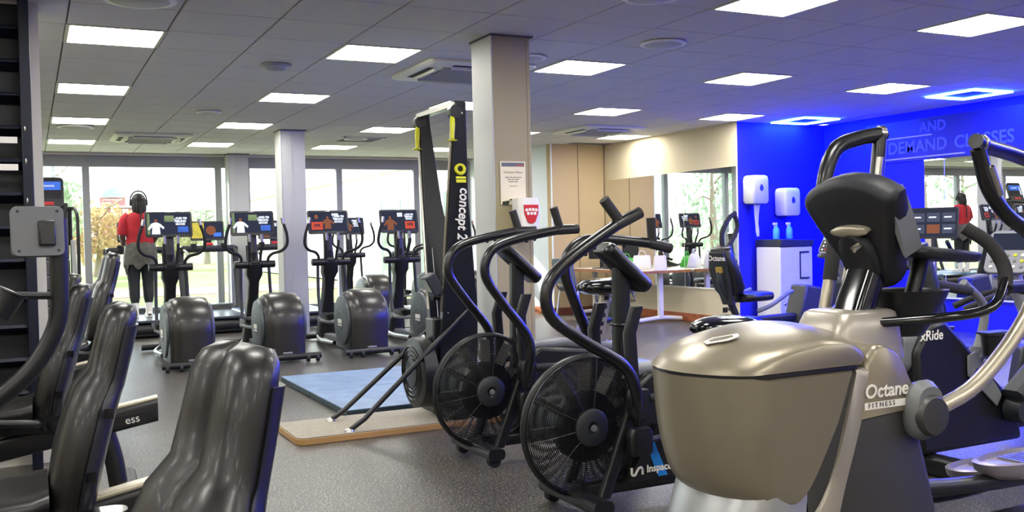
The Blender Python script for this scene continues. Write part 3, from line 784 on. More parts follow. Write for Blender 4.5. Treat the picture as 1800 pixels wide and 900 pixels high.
for s in (-1, 1):
    fx, fy = (-.80, -.24) if s < 0 else (-.80, .17)
    MB().tube([(fx, fy, .055), (fx + .09, fy, .11), (.08, s * .13, .76)], .017, 10, 0).build('brace', BLACK, sk)
    MB().lathe([(0, .035), (.012, .03), (.02, .012)], (fx - .01, fy, .044), 'z', 12).build('brace_foot', STEEL, sk)
mo = MB().box(-.04, .04, -.055, .055, -.075, .075).xf(T(-.17, -.1, .93) @ R('Y', -28)).build('monitor', CHARC, sk, .01)
MB().box(-.043, -.04, -.045, .045, -.03, .06).xf(T(-.17, -.1, .93) @ R('Y', -28)).build('monitor_screen', mat('lcd', '8a938a', .3), mo, smooth=0)
MB().tube([(-.17, -.09, .84), (-.05, -.06, .83)], .014, 8, 0).build('monitor_arm', BLACK, sk)

# ------------------------------------------------------------------ air bikes
def air_bike(label, loc, saddle_z, post_mat, decal, near, far):
    t = thing('air_bike', label, 'air bike', loc, 0, 'air bikes')
    FZ, FR = .385, .31
    # fan: guards, blades, hub, rim
    rim = MB().torus((0, 0, FZ), FR, .014, 'y', 56, 8); rim.loft([[(FR * math.cos(2 * PI * k / 56), y, FZ + FR * math.sin(2 * PI * k / 56)) for k in range(56)] for y in (-.035, .035)], cap=False)
    fan = rim.build('fan_rim', BLACK, t)
    for s in (-1, 1):
        g = MB()
        for k in range(26):
            r = .085 + k * (.305 - .085) / 25
            yy_ = s * (.06 - .025 * (r / .31) ** 3)
            g.torus((0, yy_, FZ), r, .0022, 'y', 48, 4)
        for k in range(10):
            a = 2 * PI * k / 10 + .15
            g.tube([(r * math.cos(a), s * (.06 - .025 * (r / .31) ** 3), FZ + r * math.sin(a)) for r in (.08, .2, .305)], .003, 5, 0)
        o = g.build('fan_guard', BLACK, fan); o['kind'] = 'stuff'
        MB().lathe([(s * .05, .002), (s * .078, .03), (s * .078, .07), (s * .068, .085), (s * .05, .088)], (0, 0, FZ), 'y', 30).build('hub_cover', CHARC, fan)
        MB().lathe([(s * .078, .016), (s * .088, .014), (s * .09, .002)], (0, 0, FZ), 'y', 12).build('hub_bolt', GREYP, fan)
    for k in range(12):
        a = 2 * PI * k / 12
        b = MB().box(.16, .285, -.03, .03, -.002, .002).xf(T(0, 0, FZ) @ R('Y', math.degrees(a)) @ R('X', 35))
        b.build('fan_blade', blade_mat(), fan)
    MB().lathe([(-.025, .14), (-.02, .16), (.02, .16), (.025, .14)], (0, 0, FZ), 'y', 30).build('fan_drum', BLACK, fan)
    # base
    for x, hw in ((-.06, .25), (.95, .25)):
        ft = MB().loft([[(x + xx, y, .075 + z) for xx, z in rrect(.1, .06, .025)] for y in (-hw, hw)]).build('foot', BLACK, t)
        for s in (-1, 1): MB().cyl((x - .0, s * hw * .82 - .02, .035), (x, s * hw * .82 + .02, .035), .034, 14).build('foot_wheel', RUBBER, ft)
    MB().loft([[(x, y, .1 + z) for y, z in rrect(.09, .07, .02)] for x in (-.05, .97)]).build('base_beam', BLACK, t)
    for s in (-1, 1):
        MB().loft([[(x + xx, s * .15 + yy_, z) for xx, yy_ in rrect(.06, .035, .012)] for x, z in ((.0, .09), (.16, .48), (.165, .56), (.15, .8), (.19, .92))]).build('fork_leg', BLACK, t)
    # body
    MB().loft([[(x, y, z) for x, z in [(.2, .12), (.98, .12), (.98, .4), (.85, .56), (.3, .62), (.2, .55)]] for y in (-.1, .1)]).build('body', BLACK, t, .025)
    MB().loft([[(x, y, z + zo) for y, z in rrect(.13, .05, .02)] for x, zo in ((.18, .61), (.5, .62), (.9, .56))]).build('body_top', GREYP, t)
    if decal:
        dp = MB().prism([(.13, .135), (.75, .135), (.75, .36), (.30, .38)], -.135, -.101, 'xz').build('decal_panel', BLACK, t, smooth=0)
        BLU = mat('decal_blue', '1f7fd0', .4)
        for x in (.20, .30): MB().prism([(x + .10, .145), (x + .15, .145), (x + .06, .35), (x + .01, .35)], -.1385, -.135, 'xz').build('stripe', BLU, dp, smooth=0)
        text('lettering', 'Inspace', .046, LETTER, dp, T(.235, -.14, .185) @ FACE_NY, 'LEFT', .0008, offset=.0012)
        text('lettering', 'Fitness', .046, LETTER, dp, T(.405, -.14, .185) @ FACE_NY, 'LEFT', .0008)
        MB().tube([(.155, -.139, .2), (.157, -.139, .17), (.172, -.139, .166), (.182, -.139, .18), (.195, -.139, .195), (.21, -.139, .192), (.213, -.139, .165)], .006, 6).build('emblem', LETTER, dp)
    # column and console pad
    MB().loft([[(x + xx, yy_, z) for xx, yy_ in rrect(.075, .06, .015)] for x, z in ((.2, .5), (.205, .8), (.21, 1.12))]).build('column', BLACK, t)
    MB().torus((.206, 0, .83), .048, .007, 'z', 20, 6).build('clamp_band', DARK, t)
    MB().loft([[(x * k, y * k, z) for x, y in rrect(.065, .15, .03)] for z, k in ((-.15, .8), (-.135, 1), (.135, 1), (.15, .8))]).xf(T(.22, 0, 1.09) @ R('Y', -48)).build('console', SATIN, t, .02)
    # arms
    for s, rot in ((-1, near), (1, far)):
        y = s * .25; dx = 0; RM = T(.15, 0, .45) @ R('Y', rot) @ T(-.15, 0, -.45)
        a = MB().tube([(.15, s * .19, .42), (.15, y, .56), (.13, y, .70), (-.02, y, .88), (-.125, y, 1.03), (-.1, y, 1.15), (.02, y, 1.215), (.3 + dx, y, 1.275), (.42 + dx, y, 1.285)], .026, 12).xf(RM).build('moving_arm', SATIN, t)
        MB().cyl((.33 + dx, y, 1.28), (.285 + dx, y, 1.40), .023, 12).xf(RM).build('upright_grip', FOAM, a); MB().cyl((.3 + dx, y, 1.276), (.44 + dx, y, 1.286), .026, 12).xf(RM).build('grip', FOAM, a)
        for q in (.12, .17): MB().ell((q, y, 1.213 + (q - .12) * .2), (.01, .01, .008), 8, 6).xf(RM).build('bolt', DARK, a)
        MB().loft([[(x + .16, s * .2 + yy_, z) for x, yy_ in rrect(.1 * k, .07, .02)] for z, k in ((.44, .8), (.46, 1), (.54, 1), (.56, .8))]).build('arm_bracket', BLACK, t)
        MB().loft([[(x + .16, s * .2 + yy_, z) for x, yy_ in rrect(.12 * k, .06, .02)] for z, k in ((.27, .8), (.29, 1), (.37, 1), (.39, .8))]).build('link_bracket', BLACK, t)
        MB().tube([(.2, s * .2, .33), (.36, s * .17, .33), (.52, s * .16, .30)], .014, 8).build('link_rod', DARK, t)
        pg = MB().cyl((.2, s * .22, .52), (.36, s * .25, .52), .02, 12).build('foot_peg', RUBBER, t)
        MB().box(.46, .58, s * .16, s * .26, .27, .295).build('pedal', BLACK, t, .008)
    # seat
    zs = saddle_z
    sp = MB().loft([[(x + xx, yy_, z) for xx, yy_ in rrect(.065, .04, .01)] for x, z in ((.72, .5), (.80, zs - .04))]).build('seat_post', post_mat, t)
    for q in range(6): MB().box(.715 + .0125 * q, .745 + .0125 * q, -.0225, -.0205, .6 + q * .05, .625 + q * .05).build('post_hole', BLACK, sp)
    rings = []
    for x, hw, h in ((-.17, .06, .02), (-.15, .125, .045), (-.06, .155, .055), (.05, .14, .05), (.13, .09, .04), (.17, .05, .02)):
        rings.append([(.8 - x, y * hw, zs + z * h / .05) for y, z in sell(1, .05, 18, 2.6)])
    sd = MB().loft(rings).build('saddle', GLOSSB, t, smooth=60)
    for s in (-1, 1): MB().tube([(.92, s * .1, zs - .03), (.95, s * .1, zs - .09), (.82, s * .04, zs - .09)], .009, 8, 0).build('saddle_rail', STEEL, sd)
    return t
air_bike('air bike beside the pillar, further of the two', (2.26, 4.85, 0), .93, SILVER, False, 2, 2)
air_bike('air bike with blue striped decal beside the silver cross trainer, nearer of the two', (2.21, 3.7, 0), .78, STEEL, True, -19, 17)
# ------------------------------------------------------------------ big silver cross trainer, right foreground
def yloft(prof, w, fr=.2, crown=.0, edge=.012, back=0.0, yc=0, waist=None):
    xs = [p[0] for p in prof]; zs = [p[1] for p in prof]
    x0, x1, z0, z1 = min(xs), max(xs), min(zs), max(zs)
    cx, cz = (x0 + x1) / 2, (z0 + z1) / 2
    rings = []
    for t in (-1, -.985, -.95, -.87, -.72, -.5, -.25, 0, .25, .5, .72, .87, .95, .985, 1):
        k = 1 - math.sqrt(max(0, 1 - t * t * .985)); ring = []
        e = edge * max(0, (abs(t) - .95) / .05)
        for x, z in prof:
            fx = (x1 - x) / (x1 - x0); fz = (z - z0) / (z1 - z0)
            X = x + fr * k * fx ** 1.3 - back * k * (1 - fx) ** 2
            Z = z - crown * t * t * fz
            d = math.hypot(x - cx, z - cz) or 1
            ww = w * (waist(x, z) if waist else 1)
            ring.append((X - (x - cx) / d * e, yc + t * ww, Z - (z - cz) / d * e))
        rings.append(ring)
    return MB().loft(rings)
def curve2(P, n=6): return [(p.x, p.y) for p in catmull([(a, b, 0) for a, b in P], n)]
oc = thing('silver_cross_trainer', 'large silver grey cross trainer filling the right foreground', 'cross trainer', (2.2, 2.45, 0))
taper = lambda x, z: .80 + .20 * min(1, max(0, (z - .35) / .35))
body = curve2([(.10, .80), (.33, .80), (.38, .72), (.44, .55), (.52, .3), (.57, .04)]) + [(-.2, .04)] + curve2([(-.22, .1), (-.17, .45), (-.06, .7), (.10, .80)])[:-1]
bd = yloft(body, .225, .1, 0, .02, .04).build('side_housing', OCDARK, oc, smooth=50)
skirt = curve2([(-.42, .0), (-.42, .12), (-.37, .32), (-.28, .5)]) + [(-.08, .5), (-.04, .0)]
yloft(skirt, .225, .18, 0, .02).build('front_skirt', mat('octane_silver', 'a5a7a8', .32, .5), oc, smooth=50)
band = curve2([(-.26, .36), (-.12, .36), (.0, .50), (.12, .80)]) + curve2([(.20, .80), (.13, .60), (.02, .36), (-.10, .15)]) + [(-.3, .15)]
yloft(band, .236, .16, 0, .012, 0).build('side_band', GOLDL, oc, smooth=50)
nose = curve2([(-.42, .805), (-.41, .68), (-.39, .55), (-.35, .45), (-.27, .395), (-.17, .40), (-.07, .48), (.02, .62), (.105, .805)])
yloft(nose, .25, .19, 0, .016, 0, waist=lambda x, z: .9 + .1 * min(1, max(0, (z - .4) / .25))).build('nose_shell', GOLDG, oc, smooth=50)
hood = curve2([(.20, .815), (.22, .86), (.14, .92), (.0, .945), (-.14, .935), (-.29, .90), (-.385, .85), (-.425, .815)])
hd = yloft(hood, .255, .2, .05, .014, .1).build('hood', GOLDG, oc, smooth=50)
yloft(curve2([(.20, .803), (.20, .815), (-.42, .815), (-.42, .803)], 1), .249, .19, 0, .002, .1).build('seam_gasket', BLACK, oc)
ME = T(-.27, -.06, .906) @ R('Y', -16) @ R('Z', -50)
em = MB().prism([(-.055, 0), (-.03, .026), (.05, .03), (.06, 0), (.03, -.024), (-.04, -.028)], 0, .003, 'xy').xf(ME).build('emblem', LETTER, hd)
MB().prism([(-.038, 0), (-.02, .016), (.036, .019), (.042, 0), (.02, -.014), (-.028, -.018)], .003, .004, 'xy').xf(ME).build('emblem_centre', GOLDG, hd)
# upper side panel with lettering
yloft(curve2([(.16, .81), (.22, .87), (.32, .83), (.395, .71)]) + [(.40, .645), (.11, .63), (.14, .70)], .237, .02, 0, .012).build('upper_panel', GOLDG, oc, smooth=50)
def OT(b, s, x, z, m, sh=0): text('lettering', b, s, m, bd, T(x, -.241, z) @ FACE_NY, 'LEFT', .0012, sh, .0012 if s > .04 else 0, 1.05)
OT('Octane', .062, .155, .722, LETTER, .12)
MB().box(.155, .365, -.2405, -.2395, .666, .689).build('nameplate', LETTER, bd, smooth=0)
OT('F I T N E S S', .022, .17, .678, OCDARK)
# mast collar, mast
MB().loft([[(x + xo, y, z) for x, y in rrect(.3 * k, .24 * k, .05)] for z, k, xo in ((.80, 1.1, .42), (.9, 1.0, .43), (.955, .9, .44), (.965, .8, .44))]).build('mast_collar', GOLDL, oc, smooth=50)
MB().loft([[(x + xo, y, z) for x, y in rrect(.1, .13, .03)] for z, xo in ((.86, .42), (1.0, .48), (1.25, .60))]).build('mast', GLOSSB, oc)
# console: shield seen from behind, tilted towards the rider
Mc = T(.5, 0, 1.27) @ R('Y', -24)
sh = [(-.205, .10), (-.13, .15), (.0, .175), (.13, .15), (.205, .10), (.18, .0), (.12, -.14), (.07, -.24), (-.07, -.24), (-.12, -.14), (-.18, .0)]
shp = [(p.x, p.y) for p in catmull([(a, b, 0) for a, b in sh + sh[:1]], 4)][:-1]
OCNV = mat('console_black', '0a0c16', .55)
cn = MB().loft([[Mc @ Vector((xx, y * k, z * k)) for y, z in shp] for xx, k in ((-.05, .82), (-.04, .94), (-.015, 1), (.02, 1), (.04, .97))]).build('console', OCNV, oc, smooth=60)
MB().loft([[Mc @ Vector((xx, y, z)) for y, z in [(a * k, b - .12) for a, b in sell(.075, .1, 16)]] for xx, k in ((-.085, .8), (-.07, 1), (-.035, 1.05))]).build('console_back_cover', OCNV, cn, smooth=60)
MB().loft([[Mc @ Vector((xx, y - .0, z - .01)) for y, z in sell(.085 * k, .02 * k, 18, 2)] for xx, k in ((-.075, .7), (-.07, 1), (-.04, 1))]).build('back_badge', SILVER, cn, smooth=60)
MB().lathe([(-.12, .002), (-.118, .012), (-.09, .014)], (0, 0, 0), 'x', 14).xf(Mc @ T(0, -.045, -.055)).build('back_screw', STEEL, cn)
MB().loft([[Mc @ Vector((xx, -.172 + .01 * math.cos(2 * PI * k / 14) - .03 * z, z + .0)) for k in range(14) for z in [.12 * math.sin(2 * PI * k / 14) - .01]] for xx in (-.03, .055)]).build('side_bezel', GREYP, cn, smooth=60)
MB().box(.052, .054, -.14, .14, -.09, .13).xf(Mc).build('console_screen', SCR, cn, smooth=0)
MB().loft([[(x + .78, y, 1.13 + z) for x, y in rrect(.36 * k, .34 * k, .08)] for z, k in ((0, .94), (.012, 1), (.028, 1), (.034, .96))]).xf(T(.78, 0, 1.13) @ R('Y', 6) @ T(-.78, 0, -1.13)).build('reading_tray', CHARC, oc, smooth=50)
MB().loft([[(x + .70 + xo, y, z) for x, y in rrect(.26 * k, .26 * k, .11, 6)] for z, k, xo in ((.86, .62, -.02), (.92, .85, 0), (1.0, 1, .02), (1.02, 1.04, .02), (1.015, .95, .02), (.97, .9, .02))]).build('bottle_holder', BLACK, oc, smooth=50)
MB().tube([(.72, -.02, .98), (.78, -.02, 1.14)], .028, 10, 0).build('tray_support', BLACK, oc)
# fixed handlebar
for s in (-1, 1):
    fh = MB().tube([(.45, s * .08, .92), (.62, s * .24, .94), (.78, s * .30, .97), (.88, s * .28, 1.06)], .017, 12).build('fixed_handle', GLOSSB, oc)
    MB().tube([(.87, s * .285, 1.03), (.9, s * .26, 1.10), (.88, s * .22, 1.18), (.83, s * .16, 1.24)], .024, 12).build('foam_sleeve', FOAM, fh)
# moving arms, pivots, links
for s, dx in ((-1, -.10), (1, .22)):
    pv = MB().lathe([(s * .20, .05), (s * .22, .066), (s * .285, .07), (s * .30, .06), (s * .305, .002)], (.505, 0, .63), 'y', 28).build('arm_pivot', OCDARK, oc)
    MB().loft([[(.505 + x, s * (.2 + .0 * x), .64 + z) for x, z in sell(.06 * k, .085 * k, 18)] for k in (1,)] + [[(.50 + x, s * .255, .645 + z) for x, z in sell(.075, .1, 18)]] + [[(.50 + x, s * .285, .645 + z) for x, z in sell(.06, .08, 18)]]).build('pivot_shroud', GREYP, pv, smooth=50)
    if s < 0: MB().tube([(.52, -.27, .64), (.72, -.29, .72), (.95, -.30, .92), (1.06, -.3, 1.12)], .026, 14).build('lower_link', SILVER, oc)
    else: MB().tube([(.505, .27, .64), (.58, .28, .86), (.64, .28, 1.08)], .022, 14).build('lower_link', SILVER, oc)
    if s < 0:
        a = MB().tube([(1.06, -.3, 1.1), (1.0, -.3, 1.2), (.86, -.3, 1.28), (.77, -.3, 1.37), (.735, -.3, 1.46), (.72, -.3, 1.50)], .025, 14).build('moving_arm', SATIN, oc)
        MB().tube([(.69, -.315, 1.525), (.75, -.3, 1.512), (.95, -.26, 1.49), (1.15, -.24, 1.45)], .026, 14).build('top_grip', SATIN, a)
        MB().lathe([(0, .027), (.004, .03), (.02, .03), (.024, .027)], (0, 0, 0), 'x', 16).xf(T(.715, -.308, 1.519) @ R('Z', 15)).build('grip_ring', STEEL, a)
        MB().tube([(.80, -.322, 1.345), (.75, -.325, 1.44)], .012, 8, 0).build('pulse_plate', STEEL, a)
    else:
        a = MB().tube([(.63, .28, 1.05), (.66, .28, 1.2), (.68, .28, 1.3)], .028, 14).build('moving_arm', FOAM, oc)
        MB().tube([(.63, .30, 1.25), (.63, .30, 1.42), (.69, .30, 1.55), (.8, .29, 1.595), (.92, .27, 1.615)], .03, 14).build('top_grip', SATIN, a)
        MB().tube([(.9, .27, 1.61), (.885, .27, 1.5), (.87, .275, 1.36), (.88, .28, 1.2)], .027, 12).build('vertical_grip', SATIN, a)
        MB().tube([(.872, .245, 1.52), (.855, .248, 1.4)], .014, 8, 0).build('pulse_plate', STEEL, a)
        MB().lathe([(0, .002), (.006, .03), (.03, .032)], (0, 0, 0), 'x', 16).xf(T(.925, .266, 1.616) @ R('Z', 160)).build('grip_cap', STEEL, a)
# pedals, rear frame
for s, px, pz in ((-1, 1.02, .40), (1, 1.3, .27)):
    P = lambda k, z: [(px + x, s * .17 + y, z) for x, y in sell(.24 * k, .095 * k, 28, 2.3)]
    pd = MB().loft([P(.75, pz - .06), P(.95, pz - .03), P(1.0, pz), P(.9, pz + .004), P(.84, pz - .015)]).build('pedal', mat('pedal_rim', '8d8791', .3, .3), oc, smooth=50)
    MB().loft([P(.83, pz - .02), P(.83, pz - .016)]).build('pedal_pad', BLACK, pd)
    for k in range(9): MB().box(px - .06 + k * .026, px - .05 + k * .026, s * .17 - .06, s * .17 + .06, pz - .016, pz - .006).build('grip_rib', STEEL, pd)
    MB().tube([(.5, s * .16, .35), (.8, s * .17, pz - .07), (1.3, s * .17, pz - .08), (1.75, s * .15, .3)], .03, 10).build('pedal_arm', BLACK, oc)
MB().loft([[(x, y, z) for y, z in rrect(.16, .1, .03)] for x in (.5, 1.9)]).xf(T(0, 0, .07)).build('base_beam', BLACK, oc)
MB().box(1.8, 1.92, -.3, .3, 0, .09).build('rear_foot', BLACK, oc, .02)
MB().loft([[(x + 1.65, y, z) for x, y in rrect(.3 * k, .2 * k, .06)] for z, k in ((.1, 1), (.4, .8), (.45, .6))]).build('rear_drive', OCDARK, oc)
MB().tube([(.45, -.27, .02), (.9, -.33, .02), (1.5, -.3, .02)], .02, 8).build('floor_rail', GLOSSB, oc)

for ch in oc.children:
    if ch.name.split('.')[0] in ('mast_collar', 'mast', 'console', 'reading_tray', 'bottle_holder', 'tray_support', 'fixed_handle', 'arm_pivot', 'lower_link', 'moving_arm'): ch.location.x = -.095

# ------------------------------------------------------------------ ride trainer behind it
xr = thing('seated_trainer', 'dark seated cross trainer with ride lettering behind the silver cross trainer', 'seated trainer', (3.95, 3.45, 0))
MB().loft([[(x, y, z) for x, z in [(-.02, .1), (.75, .1), (.7, .3), (.16, .78), (.04, .76), (-.06, .62)]] for y in (-.13, .13)]).build('front_housing', BLACK, xr, .03)
MB().loft([[(x - .02 + z * .12, y, .62 + z) for y, z in rrect(.2, .22, .06)] for x in (-.09, 0, .06)]).build('nose_cover', GREYP, xr, .01)
pl = MB().box(-.125, -.118, -.09, .07, .655, .705).build('nameplate', SILVER, xr, smooth=0)
text('lettering', 'xRide', .07, LETTER, pl, T(.05, -.134, .70) @ FACE_NY, 'CENTER', .001, .1, .001)
MB().tube([(.2, -.02, .7), (.15, -.02, .95), (.1, 0, 1.15)], .06, 12).build('mast', CHARC, xr)
c = MB().lathe([(0, .05), (.1, .06), (.105, .068), (.115, .068), (.11, .055)], (.42, -.2, .58), 'z', 18).build('cup_holder', BLACK, xr)
MB().box(.36, .56, -.22, -.14, .69, .70).build('phone_tray', BLACK, c, .003)
br = MB().prism([(.3, .58), (.36, .6), (.56, .36), (.52, .3), (.3, .48)], -.145, -.135, 'xz').build('bracket', GREYP, xr, .004)
for x, z in ((.36, .5), (.43, .54)): MB().lathe([(-.15, .014), (-.144, .016)], (x, 0, z), 'y', 10).build('bolt', STEEL, br)
MB().loft([[(x, y, z) for y, z in rrect(.14, .12, .03)] for x in (.5, 1.9)]).xf(T(0, 0, .2)).build('seat_rail', BLACK, xr)
backrest(xr, 1.7, .5)
MB().loft([[(x + 1.5, y * h, .45 + z) for y, z in sell(.2, .05, 16, 3)] for x, h in ((-.2, .7), (-.1, 1), (.1, 1), (.18, .8))]).build('seat', VINYL, xr, smooth=60)
for s in (-1, 1):
    pv = MB().lathe([(s * .15, .07), (s * .24, .065), (s * .25, .002)], (.62, 0, .28), 'y', 20).build('arm_pivot', CHARC, xr)
    a = MB().tube([(.62, s * .22, .28), (.85, s * .26, .45), (.98, s * .27, .75), (.8, s * .27, .92)], .025, 12).build('moving_arm', GREYP, xr)
    MB().tube([(.85, s * .27, .87), (.55, s * .26, .92)], .03, 12, 0).build('grip', FOAM, a)
    MB().lathe([(0, .034), (.1, .034), (.11, .02)], (0, 0, 0), 'x', 14).xf(T(.45, s * .262, .93)).build('grip_end', BLACK, a)
    pd = MB().loft([[(x, s * .19 + y, z) for x, y in rrect(.13 * k, .12 * k, .03)] for z, k in ((-.16, .7), (-.15, 1), (.15, 1), (.16, .8))]).xf(T(.72, 0, .42) @ R('Y', 55)).build('foot_plate', CHARC, xr)
    for k in range(7): MB().box(-.05, .05, s * .19 - .05, s * .19 + .05, -.004, .004).xf(T(.72, 0, .42) @ R('Y', 55) @ T(.068, 0, -.11 + k * .036) @ R('Y', 90)).build('grip_rib', BLACK, pd)
MB().box(1.85, 1.95, -.3, .3, 0, .1).build('rear_foot', BLACK, xr, .02); MB().box(.02, .12, -.3, .3, 0, .1).build('front_foot', BLACK, xr, .02)

# ------------------------------------------------------------------ recumbent with printed backrest, by the mirror wall
rs = thing('seated_trainer', 'seated trainer with printed backrest and loop handle before the mirror corner', 'seated trainer', (6.9, 8.35, 0), math.radians(8))
Mb = T(0, 0, .55) @ R('Y', -17)
MB().loft([[Mb @ Vector((x + xo, y * k, z)) for x, y in rrect(.12, .40, .05)] for z, k, xo in ((0, .75, .0), (.06, 1, 0), (.3, 1.0, -.02), (.42, .8, -.02), (.5, .7, 0), (.53, .55, .01))]).xf(R('Z', 0)).build('backrest', VINYL, rs, smooth=60)
bs = MB().loft([[Mb @ Vector((x - .075, y * k, z)) for x, y in rrect(.035, .3, .015)] for z, k in ((-.1, .5), (.1, .7), (.4, .85), (.5, .7))]).build('back_shell', CHARC, rs, smooth=50)
text('lettering', 'Octane', .085, LETTER, bs, Mb @ T(-.1, 0, .44) @ FACE_NX, 'CENTER', .001, .1, .0015)
MB().box(-.12, -.085, -.05, .03, .28, .34).xf(Mb).build('sticker', mat('sticker', 'a58a3a', .5), bs)
MB().loft([[Mb @ Vector((x + .066, y, z)) for x, y in rrect(.012, .06, .005)] for z in (.05, .46)]).build('pad_stripe', GREYP, rs)
MB().loft([[(x + .3, y * h, .5 + z) for y, z in sell(.22, .055, 16, 3)] for x, h in ((-.22, .7), (-.12, 1), (.12, 1), (.22, .75))]).build('seat', VINYL, rs, smooth=60)
MB().tube([(-.12, 0, .95), (-.16, 0, .7), (.02, 0, .4), (.1, 0, .25)], .04, 10).build('back_post', CHARC, rs)
MB().loft([[(x, y, z) for y, z in rrect(.12, .1, .03)] for x in (-.2, 1.4)]).xf(T(0, 0, .22)).build('seat_rail', BLACK, rs)
for x in (-.15, 1.3):
    MB().box(x, x + .1, -.28, .28, 0, .08).build('foot', BLACK, rs, .02); MB().box(x + .02, x + .08, -.04, .04, .08, .2).build('foot_post', BLACK, rs)
for s in (-1, 1):
    h = MB().tube([(.2, s * .2, .35), (.35, s * .28, .42), (.55, s * .3, .52), (.66, s * .3, .55)], .025, 10).build('side_handle', GREYP, rs)
lp = MB().tube([(.02, .12, .95), (.0, .12, 1.15), (.02, .12, 1.25), (.12, .12, 1.38), (.22, .12, 1.44)], .028, 12).build('loop_handle', FOAM, rs)
MB().tube([(.2, .12, 1.43), (.25, .12, 1.33), (.24, .12, 1.24), (.12, .12, 1.08), (.03, .12, .99)], .026, 12).build('loop_return', FOAM, lp)
MB().loft([[(x, y, z) for x, z in [(1.0, .15), (1.5, .15), (1.45, .55), (1.15, .6)]] for y in (-.12, .12)]).build('drive_housing', OCDARK, rs, .03)

# ------------------------------------------------------------------ machines before the blue wall
kb = thing('exercise_bike', 'grey exercise bike with a button console before the blue wall', 'exercise bike', (7.6, 7.5, 0), math.radians(-25))
KG = mat('bike_grey', '84858c', .4, .2)
Mk = T(0, 0, 1.1) @ R('Z', -60) @ R('X', 58)
cn = MB().loft([[(x * k, y * k, z) for x, y in rrect(.34, .30, .05)] for z, k in ((-.07, .6), (-.03, .95), (0, 1), (.012, .96))]).xf(Mk).build('console', KG, kb, smooth=50)
MB().prism([(-.14, .02), (.14, .02), (.12, .13), (-.12, .13)], .0125, .016, 'xy').xf(Mk).build('display', mat('lcd_green', '9fd0b4', .2, emit='7fb89a', es=.4), cn, smooth=0)
MB().prism([(-.15, -.13), (.15, -.13), (.15, .01), (-.15, .01)], .0125, .015, 'xy').xf(Mk).build('keypad', BLACK, cn, smooth=0)
for a in range(6):
    for b in range(3): MB().lathe([(.015, .012), (.019, .009)], (-.115 + a * .046, -.105 + b * .045, 0), 'z', 8).xf(Mk).build('key', [LETTER, RED, LETTER, YELLOW][(a + 2 * b) % 4], cn)
MB().tube([(0, 0, 1.05), (.06, 0, .85), (.2, 0, .55), (.3, 0, .35)], .055, 12).build('mast', KG, kb)
MB().loft([[(x, y, z) for x, z in [(.0, .1), (.7, .1), (.65, .4), (.3, .55), (.05, .4)]] for y in (-.12, .12)]).build('drive_housing', KG, kb, .03)
for s in (-1, 1):
    MB().tube([(.02, s * .05, .95), (-.1, s * .2, .95), (.1, s * .26, .9), (.25, s * .26, .86)], .022, 10).build('handlebar', GREYP, kb)
    MB().tube([(-.12, s * .25, .1), (-.02, s * .27, .6), (.06, s * .27, 1.05)], .032, 12, 0).build('side_arm', SILVER, kb)
    cr = MB().tube([(.35, s * .13, .32), (.35 + s * .12, s * .15, .26)], .018, 8, 0).build('crank', STEEL, kb); MB().box(.3 + s * .12, .4 + s * .12, s * .15, s * .25, .24, .27).build('pedal', BLACK, cr, .006)
MB().cyl((.7, 0, .3), (.85, 0, .78), .03).build('seat_post', STEEL, kb)
MB().loft([[(.88 - x, y * h, .82 + z) for y, z in sell(.12, .04, 14)] for x, h in ((-.13, .9), (0, 1.1), (.1, .5), (.15, .25))]).build('saddle', VINYL, kb)
for x in (.0, .75): MB().box(x - .04, x + .04, -.26, .26, 0, .07).build('foot', BLACK, kb, .02)
# low black unit by the recess
bx_ = thing('wipe_bin', 'low black bin with rounded lid standing before the blue wall corner', 'bin', (9.1, 8.75, 0))
MB().loft([[(x * k, y * k, z) for x, y in rrect(.5, .4, .06)] for z, k in ((0, .92), (.55, 1), (.56, 1))]).build('body', BLACK, bx_)
MB().loft([[(x * k, y * k, z) for x, y in rrect(.54, .44, .08)] for z, k in ((.56, 1), (.62, 1), (.7, .8), (.71, .6))]).build('lid', SATIN, bx_)
